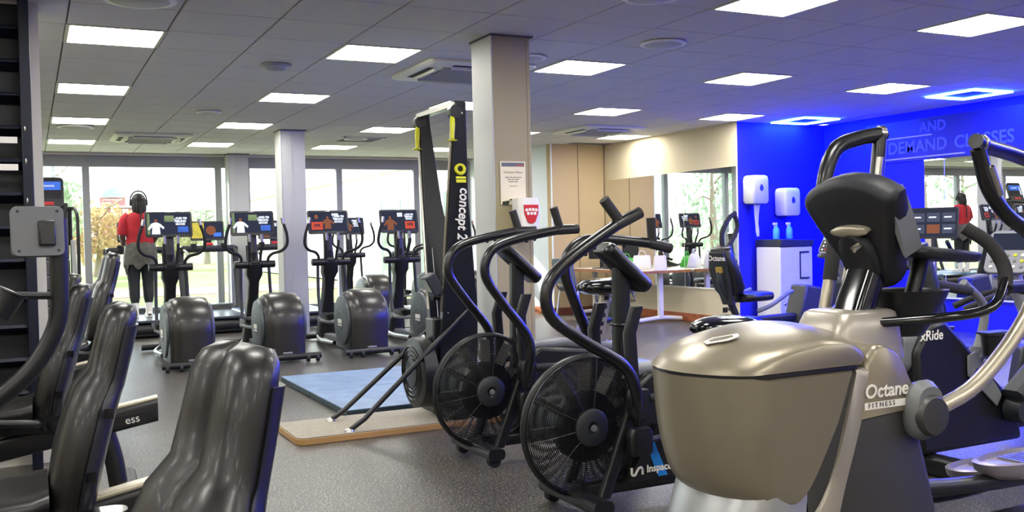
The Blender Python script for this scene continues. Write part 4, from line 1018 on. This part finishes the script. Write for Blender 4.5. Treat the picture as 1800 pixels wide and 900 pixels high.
# upright bikes with tablets before the long mirror
def tablet_bike(label, loc, rz, kind):
    t = thing('studio_bike', label, 'exercise bike', loc, rz, 'tablet bikes before the long mirror')
    MB().lathe([(-.03, .22), (.03, .22), (.03, .19), (-.03, .19)], (0, .55, .32), 'x', 32).build('flywheel', STEEL, t)
    MB().lathe([(-.02, .19), (.02, .19), (.02, .02), (-.02, .02)], (0, .55, .32), 'x', 24).build('wheel_disc', BLACK, t)
    MB().tube([(0, .5, .32), (0, .2, .5), (0, -.35, .62)], .045, 10).build('main_frame', BLACK, t); MB().tube([(0, -.1, .1), (0, .0, .35), (0, .1, .55)], .04, 10).build('down_tube', BLACK, t)
    MB().box(-.05, .05, -.55, .75, .05, .12).build('base_beam', BLACK, t, .01)
    for y in (-.55, .75): MB().box(-.28, .28, y - .04, y + .04, 0, .07).build('foot', BLACK, t, .02)
    MB().tube([(0, .25, .5), (0, .32, .95)], .035, 10, 0).build('head_post', STEEL, t)
    for s in (-1, 1):
        h = MB().tube([(0, .32, .95), (s * .16, .3, 1.0), (s * .2, .05, 1.04), (s * .2, -.08, 1.1)], .018, 10).build('handlebar', RUBBER, t)
        cr = MB().tube([(s * .06, .08, .35), (s * .1, .08 + s * .12, .3)], .015, 8, 0).build('crank', STEEL, t); MB().box(s * .1, s * .2, .03 + s * .12, .12 + s * .12, .28, .31).build('pedal', BLACK, cr, .006)
    MB().tube([(0, -.3, .55), (0, -.38, .95)], .03, 10, 0).build('seat_post', STEEL, t)
    MB().loft([[(x * h, -.38 + y, .98 + z) for x, z in sell(.11, .04, 14)] for y, h in ((-.13, .9), (0, 1.1), (.1, .5), (.16, .25))]).build('saddle', VINYL, t)
    Mt = T(0, .36, 1.27) @ R('X', 80)
    cn = MB().loft([[(x * k, y * k, z) for x, y in rrect(.44, .30, .02)] for z, k in ((-.025, .94), (0, 1), (.012, .985))]).xf(Mt).build('tablet', BLACK, t)
    screen(cn, Mt @ T(0, 0, .0135), .41, .265, kind)
    bp = MB().box(-.05, .05, .0, .04, -.026, -.024).xf(Mt).build('back_sticker', LETTER, cn)
    MB().tube([(0, .33, .95), (0, .37, 1.2)], .022, 8, 0).build('tablet_arm', BLACK, t)
    return t
tablet_bike('exercise bike with lit tablet screen facing the room, by the long mirror', (7.35, 6.15, 0), math.radians(-62), 6)
tablet_bike('exercise bike with dark tablet back towards the viewer, right edge', (8.35, 5.45, 0), math.radians(118), 6)
sgn = thing('hanging_tag', 'yellow triangular tag hanging in front of the lit tablet', 'tag', (7.02, 6.32, 1.04))
MB().prism([(-.16, 0), (.16, 0), (-.04, .27)], -.004, .004, 'xz').xf(R('Z', -45)).build('tag_card', mat('tag_yellow', 'd9c94a', .5), sgn, smooth=0)
MB().tube([(-.03, 0, .26), (-.06, .04, .34)], .004, 6, 0).build('string', LETTER, sgn)
kc = thing('exercise_bike', 'grey exercise bike with key console at the right edge of the view', 'exercise bike', (6.12, 4.42, 0), math.radians(-40))
Mk = T(0, 0, 1.05) @ R('Z', -35) @ R('X', 62)
cn = MB().loft([[(x * k, y * k, z) for x, y in rrect(.3, .34, .05)] for z, k in ((-.06, .6), (-.03, .95), (0, 1), (.012, .96))]).xf(Mk).build('console', KG, kc, smooth=50)
MB().box(-.12, .12, .01, .14, .012, .015).xf(Mk).build('display', SCR, cn, smooth=0)
for a in range(5):
    for b in range(3): MB().lathe([(.012, .014), (.018, .011)], (-.1 + a * .05, -.12 + b * .045, 0), 'z', 8).xf(Mk).build('key', [LETTER, GREYP, YELLOW][(a + b) % 3], cn)
MB().tube([(0, 0, 1.0), (.08, 0, .7), (.2, 0, .4)], .05, 12).build('mast', KG, kc)
MB().loft([[(x, y, z) for x, z in [(.0, .1), (.7, .1), (.6, .4), (.3, .5), (.05, .4)]] for y in (-.12, .12)]).build('drive_housing', BLACK, kc, .03)
for s in (-1, 1): MB().tube([(.02, s * .05, .8), (-.2, s * .16, .72), (-.33, s * .16, .66)], .024, 10).build('handlebar', RUBBER, kc)
for x in (.0, .7): MB().box(x - .04, x + .04, -.26, .26, 0, .07).build('foot', BLACK, kc, .02)
MB().cyl((.65, 0, .35), (.75, 0, .8), .03).build('seat_post', STEEL, kc)
MB().loft([[(.78 - x, y * h, .83 + z) for y, z in sell(.12, .04, 14)] for x, h in ((-.13, .9), (0, 1.1), (.1, .5), (.15, .25))]).build('saddle', VINYL, kc)

# ------------------------------------------------------------------ bench behind the air bikes
bn = thing('training_bench', 'black padded bench with chrome legs behind the far air bike', 'bench', (5.55, 8.95, 0))
bn.scale = (.7, .7, .64)
MB().loft([[(x, y * k, z) for x, y in rrect(.4, .36, .06)] for z, k in ((.42, .95), (.44, 1), (.49, 1), (.51, .94))]).build('seat', VINYL, bn, smooth=50)
MB().loft([[(x + .2 + xo, y * k, z) for x, y in rrect(.07, .38, .03)] for z, k, xo in ((.5, .9, 0), (.54, 1, 0), (.85, .9, .07), (.9, .6, .08))]).build('back_pad', VINYL, bn, smooth=50)
for s in (-1, 1):
    MB().tube([(-.5, s * .17, .03), (-.2, s * .17, .05), (-.12, s * .17, .25), (-.1, s * .15, .42)], .018, 10).build('leg', CHROME, bn); MB().tube([(.45, s * .17, .03), (.2, s * .17, .1), (.12, s * .15, .42)], .018, 10).build('leg', CHROME, bn)
MB().box(-.56, -.46, -.24, .24, 0, .05).build('foot', BLACK, bn, .01); MB().box(.4, .48, -.24, .24, 0, .05).build('foot', BLACK, bn, .01)

# ------------------------------------------------------------------ desk corner
DESKW = mat('desk_wood', 'a06a3e', .45, noise='8a5730', nscale=10)
dk = thing('desk', 'long wooden desk along the mirror wall', 'desk', (7.75, 11.7, 0))
MB().box(-.4, .36, -1.05, 1.05, .69, .72).build('tabletop', mat('desk_top', 'd6d2c8', .3), dk, .004)
MB().box(-.415, -.4, -1.05, 1.05, .685, .722).build('edge_band', DESKW, dk); MB().box(-.4, .36, -1.065, -1.05, .685, .722).build('edge_band', DESKW, dk)
for y in (-.85, .85):
    l = MB().box(-.05, .02, y - .03, y + .03, .06, .69).build('leg', WPAINT, dk, .008)
    MB().tube([(-.38, y, .04), (0, y, .065), (.33, y, .04)], .03, 10).build('leg_foot', WPAINT, l)
    MB().ell((-.36, y, .03), (.03, .03, .03), 10, 8).build('castor', GREYP, l)
def box_screen(label, x, y, z, w_, h, rz, cat='monitor'):
    t = thing('computer_monitor', label, cat, (x, y, z), rz)
    MB().box(-.015, .015, -w_ / 2, w_ / 2, .14, .14 + h).build('display', BLACK, t, .005)
    MB().box(-.02, .02, -.03, .03, .0, .16).build('stand', BLACK, t, .004); MB().box(-.1, .1, -.12, .12, 0, .012).build('base', BLACK, t, .004)
    return t
box_screen('black computer monitor at the left end of the desk', 7.62, 12.15, .722, .42, .3, math.radians(35))
box_screen('small black till screen behind the carrier bags', 7.86, 11.75, .722, .28, .24, math.radians(20), 'till screen')
kb_ = thing('desk_phone', 'black desk phone beside the green bag', 'phone', (7.6, 11.9, .722)); MB().prism([(-.1, 0), (.1, 0), (.1, .09), (-.1, .03)], -.08, .08, 'xz').build('body', BLACK, kb_, .01); MB().tube([(.04, -.1, .1), (.04, 0, .12), (.04, .1, .1)], .02, 8).build('handset', BLACK, kb_)
def bag(name, label, x, y, w_, d_, h, m, rz=0, cross=False, hm=None):
    t = thing(name, label, 'bag', (x, y, .722), rz)
    rg_ = []
    for z, k, dd in ((0, 1, 1), (.02, 1.05, 1.1), (.5 * h, 1.02, .9), (.85 * h, .95, .5), (h, .9, .25)):
        rg_.append([(xx * k * (1 + .06 * math.sin(9 * z + i_)), yy_ * dd * (1 + .1 * math.sin(5 * i_ + 20 * z)), z) for i_, (xx, yy_) in enumerate(sell(w_ / 2, d_ / 2, 16, 4))])
    MB().loft(rg_).build('bag_body', m, t, smooth=50)
    for s in (-1, 1): MB().tube([(-.05, s * .01, h * .95), (-.02, s * .015, h + .06), (.04, s * .01, h + .05), (.06, s * .01, h * .95)], .006, 6).build('bag_handle', hm or m, t)
    if cross:
        for a in ((-.008, .008, -.03, .03), (-.03, .03, -.008, .008)): MB().box(a[0], a[1], -d_ / 2 - .012, -d_ / 2 - .0, h * .5 + a[2], h * .5 + a[3]).build('cross_print', LETTER, t)
bag('first_aid_bag', 'green first aid bag with white cross on the desk', 7.6, 11.48, .26, .16, .16, mat('green_bag', '3fae3a', .5), math.radians(-35), True)
bag('carrier_bag', 'white carrier bag next to the green bag on the desk', 7.68, 11.2, .24, .16, .2, mat('bag_white', 'd9d6d8', .4), math.radians(-30))
bag('carrier_bag', 'pale carrier bag standing alone at the near end of the desk', 7.72, 10.82, .17, .12, .2, mat('bag_cream', 'd3cec2', .45), math.radians(-30))
oc2 = thing('office_chair', 'grey chair with dark seat in front of the desk', 'chair', (6.95, 11.75, 0), math.radians(15))
MB().loft([[(x, y, z) for x, y in rrect(.44 * k, .44 * k, .08)] for z, k in ((.44, .9), (.46, 1), (.5, 1), (.52, .92))]).build('seat', VINYL, oc2, smooth=50)
MB().loft([[(-.24 + xo + x, y * k, z) for x, y in rrect(.04, .42, .015)] for z, k, xo in ((.55, .9, 0), (.6, 1, -.01), (.85, .95, -.06), (.9, .8, -.07))]).build('backrest', mat('chair_grey', '5d6a72', .5), oc2, smooth=50)
for sx in (-1, 1):
    for sy in (-1, 1): MB().tube([(sx * .17, sy * .18, .45), (sx * .22, sy * .22, 0.01)], .014, 8, 0).build('leg', CHROME, oc2)
    MB().tube([(-.18, sx * .2, .46), (-.26, sx * .2, .6), (-.29, sx * .19, .85)], .014, 8).build('back_tube', CHROME, oc2)
so = thing('wall_socket', 'white double socket below the mirror', 'socket', (8.14, 10.05, .40)); MB().box(-.012, .01, -.073, .073, 0, .09).build('plate', WHITE, so, .004); MB().box(-.016, -.011, -.06, -.04, .055, .075).build('switch', WHITE, so); MB().box(-.016, -.011, .04, .06, .055, .075).build('switch', WHITE, so)

# ------------------------------------------------------------------ dispensers, bin, bottles in the blue recess
def towel_dispenser(label, x, z, sheet):
    t = thing('towel_dispenser', label, 'dispenser', (x, 9.68, z))
    MB().loft([[(xx * k, -.11 + yy_ * k, zz) for xx, yy_ in rrect(.27, .22, .04)] for zz, k in ((0, .86), (.03, 1), (.3, 1), (.345, .93), (.36, .75))]).build('case', WHITE, t, smooth=50)
    MB().loft([[(px_, -.221 + o_, .2 + pz_) for px_, pz_ in [(.03 * math.cos(a) * (1 - .5 * max(0, math.sin(a))), .045 * math.sin(a)) for a in [2 * PI * k / 14 for k in range(14)]]] for o_ in (-.003, .01)]).build('drop_window', mat('drop_blue', '2a3fae', .3), t)
    MB().box(-.1, .1, -.2, -.06, -.012, .004).build('outlet', CHARC, t)
    if sheet: MB().loft([[(xx + .012 * math.sin(9 * zz), -.13 + yy_, zz) for xx, yy_ in ((-.05 * k, -.004), (.05 * k, -.004), (.05 * k, .004), (-.05 * k, .004))] for zz, k in ((0, 1), (-.12, .7), (-.25, .45), (-.36, .5), (-.42, .3))]).build('paper_sheet', LETTER, t, smooth=50)
    return t
towel_dispenser('white paper towel dispenser with hanging sheet by the mirror edge', 8.34, 1.58, True)
towel_dispenser('white hand sanitiser dispenser above the spray bottles', 8.87, 1.42, False)
bi = thing('waste_bin', 'tall white waste cabinet under the spray bottles', 'bin', (8.66, 9.42, 0))
MB().box(-.27, .27, -.22, .22, 0, 1.02).build('cabinet', WHITE, bi, .012); MB().prism([(-.27, 1.02), (.27, 1.02), (.29, 1.10), (-.27, 1.12)], -.24, .24, 'xz').build('top', CHARC, bi, .01)
hh = MB().box(.05, .06, -.235, -.22, .62, .95).box(.05, .2, -.235, -.22, .61, .63).box(.05, .2, -.235, -.22, .94, .96).build('door_frame', CHARC, bi); MB().ell((-.2, -.225, .3), (.02, .012, .02), 10, 8).build('lock', STEEL, bi)
for k, (x, lb) in enumerate(((8.56, 'blue spray bottle on the waste cabinet, left of the pair'), (8.78, 'blue spray bottle on the waste cabinet, right of the pair'))):
    t = thing('spray_bottle', lb, 'bottle', (x, 9.45, 1.12), 0, 'spray bottles')
    MB().lathe([(0, .038), (.01, .042), (.12, .042), (.16, .02), (.18, .014)], (0, 0, 0), 'z', 16).build('bottle_body', mat('bottle_blue', '58b6d8', .15), t)
    MB().box(-.05, .015, -.012, .012, .18, .21).build('spray_head', WHITE, t, .004); MB().box(-.03, -.022, -.006, .006, .145, .185).build('trigger', WHITE, t)

# ------------------------------------------------------------------ notice and sanitiser on the pillar
no = thing('customer_notice', 'laminated customer notice sheet on the pillar', 'notice', (3.015, 5.945, 1.46))
MB().box(-.098, .098, -.003, .0, .0, .30).build('sheet', mat('paper', 'e6dcc0', .35), no, smooth=0)
MB().box(-.088, .088, -.005, -.003, .265, .292).build('header_picture', mat('hdr', '5c6470', .4), no, smooth=0); MB().box(.02, .088, -.006, -.005, .27, .28).build('header_picture', mat('hdr_red', 'b05a50', .4), no, smooth=0)
MB().prism([(-.088, .0), (-.04, .0), (-.03, .03), (-.088, .022)], -.005, -.003, 'xz').build('footer_swoosh', mat('swoosh', '243028', .4), no, smooth=0); MB().box(-.03, .09, -.005, -.003, .03, .04).build('footer_swoosh', mat('swoosh', '243028', .4), no, smooth=0)
INK = mat('ink', '5a5040', .6)
for b, sz, z in (('Customer Notice', .02, .225), ('Thank you', .0135, .13)): text('lettering', b, sz, INK, no, T(0, -.004, z) @ FACE_NY, 'CENTER', .0004)
for z, words in ((.19, ((-.062, -.032), (-.027, -.01), (-.005, .018), (.023, .04), (.045, .062))), (.175, ((-.045, -.02), (-.015, .008), (.013, .045))), (.16, ((-.035, .005), (.01, .035)))):
    for a, b in words: MB().box(a, b, -.0036, -.003, z - .0025, z + .0025).build('print_line', INK, no, smooth=0)
hs = thing('sanitiser_dispenser', 'white and red hand sanitiser dispenser below the notice', 'dispenser', (3.075, 5.945, 1.245))
hs.scale = (1.15, 1.1, 1.2)
MB().loft([[(x * kx + xo, -.06 + y, z) for x, y in rrect(.15, .12, .03)] for z, kx, xo in ((.03, .8, .0), (.06, .92, 0), (.16, 1, 0), (.205, .95, -.004), (.215, .85, -.006))]).build('case', WHITE, hs, smooth=50)
MB().prism([(-.045, .175), (.055, .175), (.05, .12), (.03, .075), (.005, .065), (-.02, .075), (-.04, .12)], -.128, -.12, 'xz').build('red_label', RED, hs, .003)
for x, z in ((-.028, .145), (-.006, .147), (.016, .147), (.037, .145), (-.018, .125), (.005, .125), (.027, .125)): MB().lathe([(-.131, .0095), (-.128, .0095)], (x, 0, z), 'y', 12).build('label_dot', LETTER, hs)
MB().loft([[(x * k, -.06 + y, z) for x, y in rrect(.135, .11, .03)] for z, k in ((-.005, .7), (.005, .9), (.045, 1), (.05, 1))]).build('push_lever', mat('lever_red', 'e02a3c', .25), hs, smooth=50)

# ------------------------------------------------------------------ person on the treadmill
pe = thing('person', 'person in red t-shirt with grey jacket round the waist, walking on the treadmill', 'person', (1.36, 14.05, .236))
SKIN = mat('skin', '5a3a2a', .5)
def skinmesh(name, V, E_, m, parent, sub=2):
    me = bpy.data.meshes.new(name); me.from_pydata([v[0] for v in V], E_, [])
    o = bpy.data.objects.new(name, me); COL.objects.link(o); o.parent = parent
    md = o.modifiers.new('skin', 'SKIN'); md.use_smooth_shade = True
    for i, v in enumerate(V):
        r = v[1]; r = r if isinstance(r, tuple) else (r, r)
        me.skin_vertices[0].data[i].radius = r
        me.skin_vertices[0].data[i].use_root = (i == 0)
    s = o.modifiers.new('sub', 'SUBSURF'); s.levels = sub; s.render_levels = sub
    me.materials.append(m)
    return o
V = [((0, 0, .93), (.15, .1)), ((0, 0, 1.12), (.12, .09)), ((0, .0, 1.3), (.15, .1)), ((0, -.01, 1.40), (.09, .07)), ((0, 0, 1.47), (.048, .05)), ((0, .02, 1.54), (.07, .085)), ((0, .025, 1.62), (.072, .09)),
     ((.09, 0, .86), (.085, .09)), ((.09, .02, .48), (.058, .06)), ((.09, -.01, .3), (.055, .058)), ((.09, -.03, .09), (.036, .038)),
     ((-.09, 0, .86), (.085, .09)), ((-.09, .0, .48), (.058, .06)), ((-.09, -.03, .3), (.055, .058)), ((-.09, -.06, .09), (.036, .038)),
     ((.17, -.01, 1.36), (.055, .055)), ((.215, -.03, 1.12), (.04, .042)), ((.18, .18, 1.02), (.034, .034)), ((.15, .27, 1.03), (.028, .03)),
     ((-.17, -.01, 1.36), (.055, .055)), ((-.225, -.04, 1.12), (.04, .042)), ((-.2, .16, 1.0), (.034, .034)), ((-.17, .27, 1.03), (.028, .03)), ((.09, .1, .05), (.035, .03)), ((-.09, .07, .05), (.035, .03))]
E_ = [(0, 1), (1, 2), (2, 3), (3, 4), (4, 5), (5, 6), (0, 7), (7, 8), (8, 9), (9, 10), (0, 11), (11, 12), (12, 13), (13, 14), (3, 15), (15, 16), (16, 17), (17, 18), (3, 19), (19, 20), (20, 21), (21, 22), (10, 23), (14, 24)]
bd = skinmesh('body', V, E_, SKIN, pe)
def hand(s, wx, wy, wz):
    h = MB().loft([[(wx + s * .0 + x, wy + y0, wz + z) for x, z in sell(.02, .038, 10)] for y0 in (-.02, .0, .05, .075)])
    for k, (dz, L) in enumerate(((.028, .06), (.01, .07), (-.01, .066), (-.028, .052))):
        h.tube([(wx, wy + .065, wz + dz), (wx - s * .005, wy + .065 + L * .5, wz + dz), (wx - s * .02, wy + .06 + L * .85, wz + dz - .012), (wx - s * .03, wy + .055 + L * .85, wz + dz - .02)], .009, 7, 2)
    h.tube([(wx - s * .01, wy, wz + .03), (wx - s * .03, wy + .035, wz + .05), (wx - s * .035, wy + .065, wz + .05)], .01, 7, 2)
    h.build('hand', SKIN, pe, smooth=60)
hand(1, .15, .29, 1.03); hand(-1, -.17, .29, 1.03)
MB().ell((0, .105, 1.575), (.013, .02, .018), 8, 6).build('nose', SKIN, bd)
for s in (-1, 1): MB().ell((s * .03, .1, 1.6), (.011, .008, .007), 8, 6).build('eye', LETTER, bd); MB().ell((s * .074, .02, 1.575), (.01, .018, .028), 8, 6).build('ear', SKIN, bd)
MB().ell((0, .1, 1.535), (.022, .01, .006), 8, 6).build('mouth', mat('lips', '6e3a34', .5), bd)
SHIRT = mat('red_shirt', 'b5202c', .8, noise='a01a26', nscale=12, bump=.2)
rings_ = [[(x * w_, -.005 + y * d_, z) for x, y in sell(1, 1, 24, 2.4)] for z, w_, d_ in ((.98, .185, .13), (1.08, .175, .125), (1.25, .19, .13), (1.36, .195, .12), (1.42, .14, .1), (1.455, .07, .07))]
sh_ = MB().loft(rings_, cap=False).build('t_shirt', SHIRT, pe, smooth=70)
for s in (-1, 1): MB().tube([(s * .13, -.01, 1.39), (s * .19, -.015, 1.33), (s * .225, -.03, 1.2), (s * .228, -.032, 1.14)], [.068, .068, .062, .058], 14, 4).build('sleeve', SHIRT, sh_, smooth=70)
JK = mat('grey_jacket', '55534e', .7, noise='3d3b38', nscale=14, bump=.3)
jr = []
for z, w_, d_, a in ((1.03, .178, .14, .01), (.98, .2, .16, .02), (.86, .215, .18, .04), (.74, .215, .19, .07), (.70, .21, .19, .08)):
    jr.append([(w_ * math.cos(2 * PI * k / 32) * (1 + a * math.sin(k * 2.3)), d_ * math.sin(2 * PI * k / 32) * (1 + a * math.cos(k * 1.7)) - .005, z + (a * .5 * math.sin(k * 1.3))) for k in range(32)])
jk = MB().loft(jr, cap=False).build('tied_jacket', JK, pe, smooth=70)
for s in (-1, 1): MB().tube([(s * .05, .15, 1.0), (s * .08, .17, .85), (s * .1, .16, .68)], [.035, .04, .03], 10).build('jacket_sleeve', JK, jk, smooth=70)
MB().prism([(-.22, .72), (-.15, .74), (-.19, .58)], -.08, -.05, 'xz').build('jacket_corner', JK, jk)
LEG = mat('leggings', '16181d', .7)
for s, oy in ((1, 0), (-1, -.03)):
    lg_ = MB().tube([(s * .085, 0, .92), (s * .092, .0, .75), (s * .092, .02 + oy, .48), (s * .091, -.005 + oy, .3), (s * .09, -.02 + oy, .2)], [.115, .105, .075, .07, .052], 16, 4).build('legging', LEG, pe, smooth=70)
    MB().tube([(s * .09, -.018 + oy, .215), (s * .09, -.028 + oy, .1), (s * .09, -.02 + oy, .05)], [.05, .044, .045], 14, 3).build('sock', LETTER, pe, smooth=70)
    rr = []
    for y, hw, h in ((-.085, .025, .05), (-.075, .036, .075), (-.02, .04, .085), (.06, .042, .07), (.13, .045, .055), (.17, .035, .04), (.185, .02, .025)):
        rr.append([(s * .09 + x * hw, y + oy, .004 + h / 2 + z * h / 2) for x, z in sell(1, 1, 14, 2.6)])
    so_ = MB().loft(rr).build('shoe', LETTER, pe, smooth=60); MB().box(s * .09 - .043, s * .09 + .043, -.085 + oy, .17 + oy, 0, .02).build('sole', WHITE, so_, .008); MB().box(s * .09 - .02, s * .09 + .02, -.092 + oy, -.08 + oy, .03, .05).build('heel_tab', BLACK, so_)
HAIR = mat('hair', '15120f', .6, bump=.6, nscale=90)
ha = MB().ell((0, .005, 1.615), (.092, .105, .09), 18, 12).build('hair', HAIR, pe, smooth=70)
for k in range(9):
    a = -1.2 + 2.4 * k / 8
    MB().tube([(.08 * math.sin(a), -.09 * math.cos(a) + .01, 1.6), (.085 * math.sin(a), -.1 * math.cos(a), 1.5), (.07 * math.sin(a), -.1 * math.cos(a) + .01, 1.42)], .017, 8, 3).build('braid', HAIR, ha, smooth=70)
MB().tube([(.01, -.115, 1.5), (.012, -.135, 1.35), (.01, -.14, 1.16)], .01, 7, 3).build('braid', HAIR, ha)
hp = thing('headphones', 'black over ear headphones on the person in red', 'headphones', (1.36, 14.06, .236))
MB().tube([(-.098, 0, 1.58), (-.1, 0, 1.65), (-.06, 0, 1.715), (0, 0, 1.735), (.06, 0, 1.715), (.1, 0, 1.65), (.098, 0, 1.58)], .01, 8).build('headband', BLACK, hp)
for s in (-1, 1): MB().lathe([(s * .085, .03), (s * .09, .042), (s * .115, .04), (s * .12, .02)], (0, .015, 1.575), 'x', 16).build('ear_cup', BLACK, hp)

# ------------------------------------------------------------------ outside
GRASS = mat('grass', '5f7636', .9, noise='87904a', nscale=.6)
o = MB().box(-80, 8.9, WY + .4, 26, -.2, -.12).build('lawn', GRASS); tag(o, 'sunlit green lawn outside the windows', 'lawn', kind='structure')
o = MB().box(-80, 120, 26, 30, -.2, -.1).build('road', mat('track', 'b08a7a', .9)); tag(o, 'reddish running track beyond the lawn', 'track', kind='structure')
o = MB().box(-150, 150, 30, 260, -.25, -.15).build('far_field', GRASS); tag(o, 'far green field beyond the track', 'field', kind='structure')
o = MB().box(-80, 8.9, WY + .12, WY + 1.6, -.11, -.06).build('terrace', mat('paving', 'c9c4b8', .8)); tag(o, 'pale paving strip along the outside of the windows', 'paving', kind='structure')
# white wing
wg = thing('building_wing', 'white building wing with glazed ground floor outside the right windows', 'building', (9.0, 17, -.1))
MB().box(.15, 8, 0, 32, 0, 7.5).build('wall', mat('white_render', 'eceae4', .8), wg, smooth=0)
MB().box(.02, .15, 0, 32, 3.2, 3.32).build('ledge', WHITE, wg, smooth=0); MB().box(.02, .15, 9.4, 9.55, 0, 3.2).build('pier', WHITE, wg, smooth=0)
for k in range(6):
    pn = MB().box(.08, .14, .1 + k * 1.55, 1.6 + k * 1.55, .1, 2.45).build('glazing', mat('wing_glass', '9fb0a8', .05, .5), wg, smooth=0)
    MB().box(.04, .15, .02 + k * 1.55, .1 + k * 1.55, 0, 2.5).build('mullion', WHITE, wg, smooth=0)
for y in (10.6, 13.0, 16, 19): w_ = MB().box(.1, .16, y, y + .7, 3.8, 4.6).build('window', mat('wing_win', '8d8f88', .3), wg, smooth=0)
# brick tower
tw = thing('brick_tower', 'distant red brick tower with green domed top', 'building', (11.6, 160, -.2))
BR = mat('brick', '9a6a66', .9)
MB().box(-2.6, 2.6, -2.6, 2.6, 0, 7.2).build('wall', BR, tw, smooth=0); MB().box(-1.8, 1.8, -1.8, 1.8, 7.2, 8.6).build('wall', BR, tw, smooth=0)
MB().box(-2.8, 2.8, -2.8, 2.8, 7.0, 7.3).build('cornice', WPAINT, tw, smooth=0); MB().lathe([(8.6, 2.0), (8.8, 1.9), (9.6, 1.5), (10.2, .8), (10.6, .1)], (0, 0, 0), 'z', 20).build('dome', mat('copper', '7fa79a', .6), tw)
MB().box(-6, -2.6, -2, 4, 0, 2.6).build('side_wing', BR, tw, smooth=0)
for x in (-1.7, 0, 1.7):
    for z in (1.2, 3.6, 5.6): f_ = MB().box(x - .4, x + .4, -2.66, -2.58, z, z + 1.2).build('window', WPAINT, tw, smooth=0)
# trees
def tree(label, x, y, h, r, col, conifer=False, leafs=1300, cat='tree'):
    if x < 0: leafs = 750 if x > -14 else 420
    t = thing('conifer' if conifer else 'tree', label, cat, (x, y, -.15), 0, 'trees outside the windows')
    tk = MB().tube([(0, 0, 0), (.1, .05, h * .4), (0, 0, h * .92)], [.05 * r + .12, .06, .02], 8, 3)
    for k in range(14):
        a = k * 2.4; z = h * (.3 + .045 * k); L = r * (.75 if not conifer else .8 * (1 - z / h))
        tk.tube([(0, 0, z), (L * .5 * math.cos(a), L * .5 * math.sin(a), z + .25), (L * math.cos(a), L * math.sin(a), z + (.8 if not conifer else -.1))], [.05, .03, .012], 5, 2)
    tk.build('trunk', mat('bark', '8a7d6c', .9), t)
    m = MB(); rn = random.Random(int(x * 31 + y * 7))
    for k in range(leafs):
        if conifer:
            zz = h * (.1 + .9 * rn.random() ** 1.4); rad = r * (1 - zz / h) * (.35 + .65 * math.sqrt(rn.random())) + .05
            a = rn.random() * 2 * PI; c = Vector((rad * math.cos(a), rad * math.sin(a), zz))
        else:
            u = rn.random() * 2 * PI; v_ = math.acos(2 * rn.random() - 1); q = .35 + .65 * rn.random() ** .5
            q *= 1 + .2 * math.sin(3 * u) * math.sin(4 * v_)
            c = Vector((r * q * math.sin(v_) * math.cos(u), r * q * math.sin(v_) * math.sin(u), h * .62 + h * .38 * q * math.cos(v_)))
        s = (.10 + .12 * rn.random()) * (1 if r < 3 else 1.5)
        e = Euler((rn.random() * 6, rn.random() * 6, rn.random() * 6)).to_matrix()
        m.add([c + e @ Vector(p) * s for p in ((-1, 0, 0), (0, -.4, .1), (1, 0, 0), (0, .4, .1))], [(0, 1, 2), (0, 2, 3)])
    o = m.build('foliage', col, t, smooth=0); o['kind'] = 'stuff'
def leaf(name, col):
    m = bpy.data.materials.new(name); m.use_nodes = True
    nt = m.node_tree; nt.nodes.clear()
    d_, t_ = nt.nodes.new('ShaderNodeBsdfDiffuse'), nt.nodes.new('ShaderNodeBsdfTranslucent')
    d_.inputs[0].default_value = (*srgb(col), 1); t_.inputs[0].default_value = (*srgb(col), 1)
    mx, o_ = nt.nodes.new('ShaderNodeMixShader'), nt.nodes.new('ShaderNodeOutputMaterial')
    mx.inputs[0].default_value = .55
    nt.links.new(d_.outputs[0], mx.inputs[1]); nt.links.new(t_.outputs[0], mx.inputs[2]); nt.links.new(mx.outputs[0], o_.inputs[0])
    return m
LF = [leaf('leaf_a', '9fb093'), leaf('leaf_b', 'b3b18c'), leaf('leaf_c', '8ea48b'), leaf('leaf_d', 'b59c74')]  # leaf colours paled, so outdoor haze and glare are painted into the foliage
for k, (x, y, h, r, c, con, lb) in enumerate((
    (2.6, 45, 3.2, 1.9, 3, False, 'small autumn tree left of the brick tower'), (6.6, 52, 2.9, 1.7, 1, False, 'low bushy tree in front of the brick tower'),
    (.5, 40, 4.3, 1.5, 0, False, 'slender tree by the leftmost window post'), (10.2, 64, 3.8, 2.6, 0, False, 'round green tree right of the person in red'),
    (15.8, 66, 3.9, 2.6, 1, False, 'yellowish tree above the leftmost cross trainer'), (21.2, 68, 3.4, 2.5, 0, False, 'low green tree left of the window pillar'),
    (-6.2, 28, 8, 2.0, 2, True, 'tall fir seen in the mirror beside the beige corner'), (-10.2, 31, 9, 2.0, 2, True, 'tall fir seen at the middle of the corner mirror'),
    (-13.8, 34.5, 8, 2.2, 0, False, 'leafy tree seen in the mirror at the blue corner'), (-3.0, 33, 7.5, 2.0, 1, False, 'yellow green tree seen at the left of the corner mirror'),
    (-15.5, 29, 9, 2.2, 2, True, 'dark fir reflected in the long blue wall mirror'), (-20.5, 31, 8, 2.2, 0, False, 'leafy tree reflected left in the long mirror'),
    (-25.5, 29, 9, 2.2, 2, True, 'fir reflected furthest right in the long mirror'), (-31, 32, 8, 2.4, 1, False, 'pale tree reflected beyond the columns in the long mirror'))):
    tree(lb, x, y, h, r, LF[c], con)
for k, y in enumerate((20.5,)):
    t = thing('lamp_post', 'thin grey lamp post outside the left window', 'lamp post', (.72, 32, -.12)); MB().cyl((0, 0, 0), (0, 0, 7), .06, 10, .04).build('pole', FRAMEG, t); MB().box(-.5, .1, -.08, .08, 6.95, 7.05).build('lamp_head', FRAMEG, t, .02)
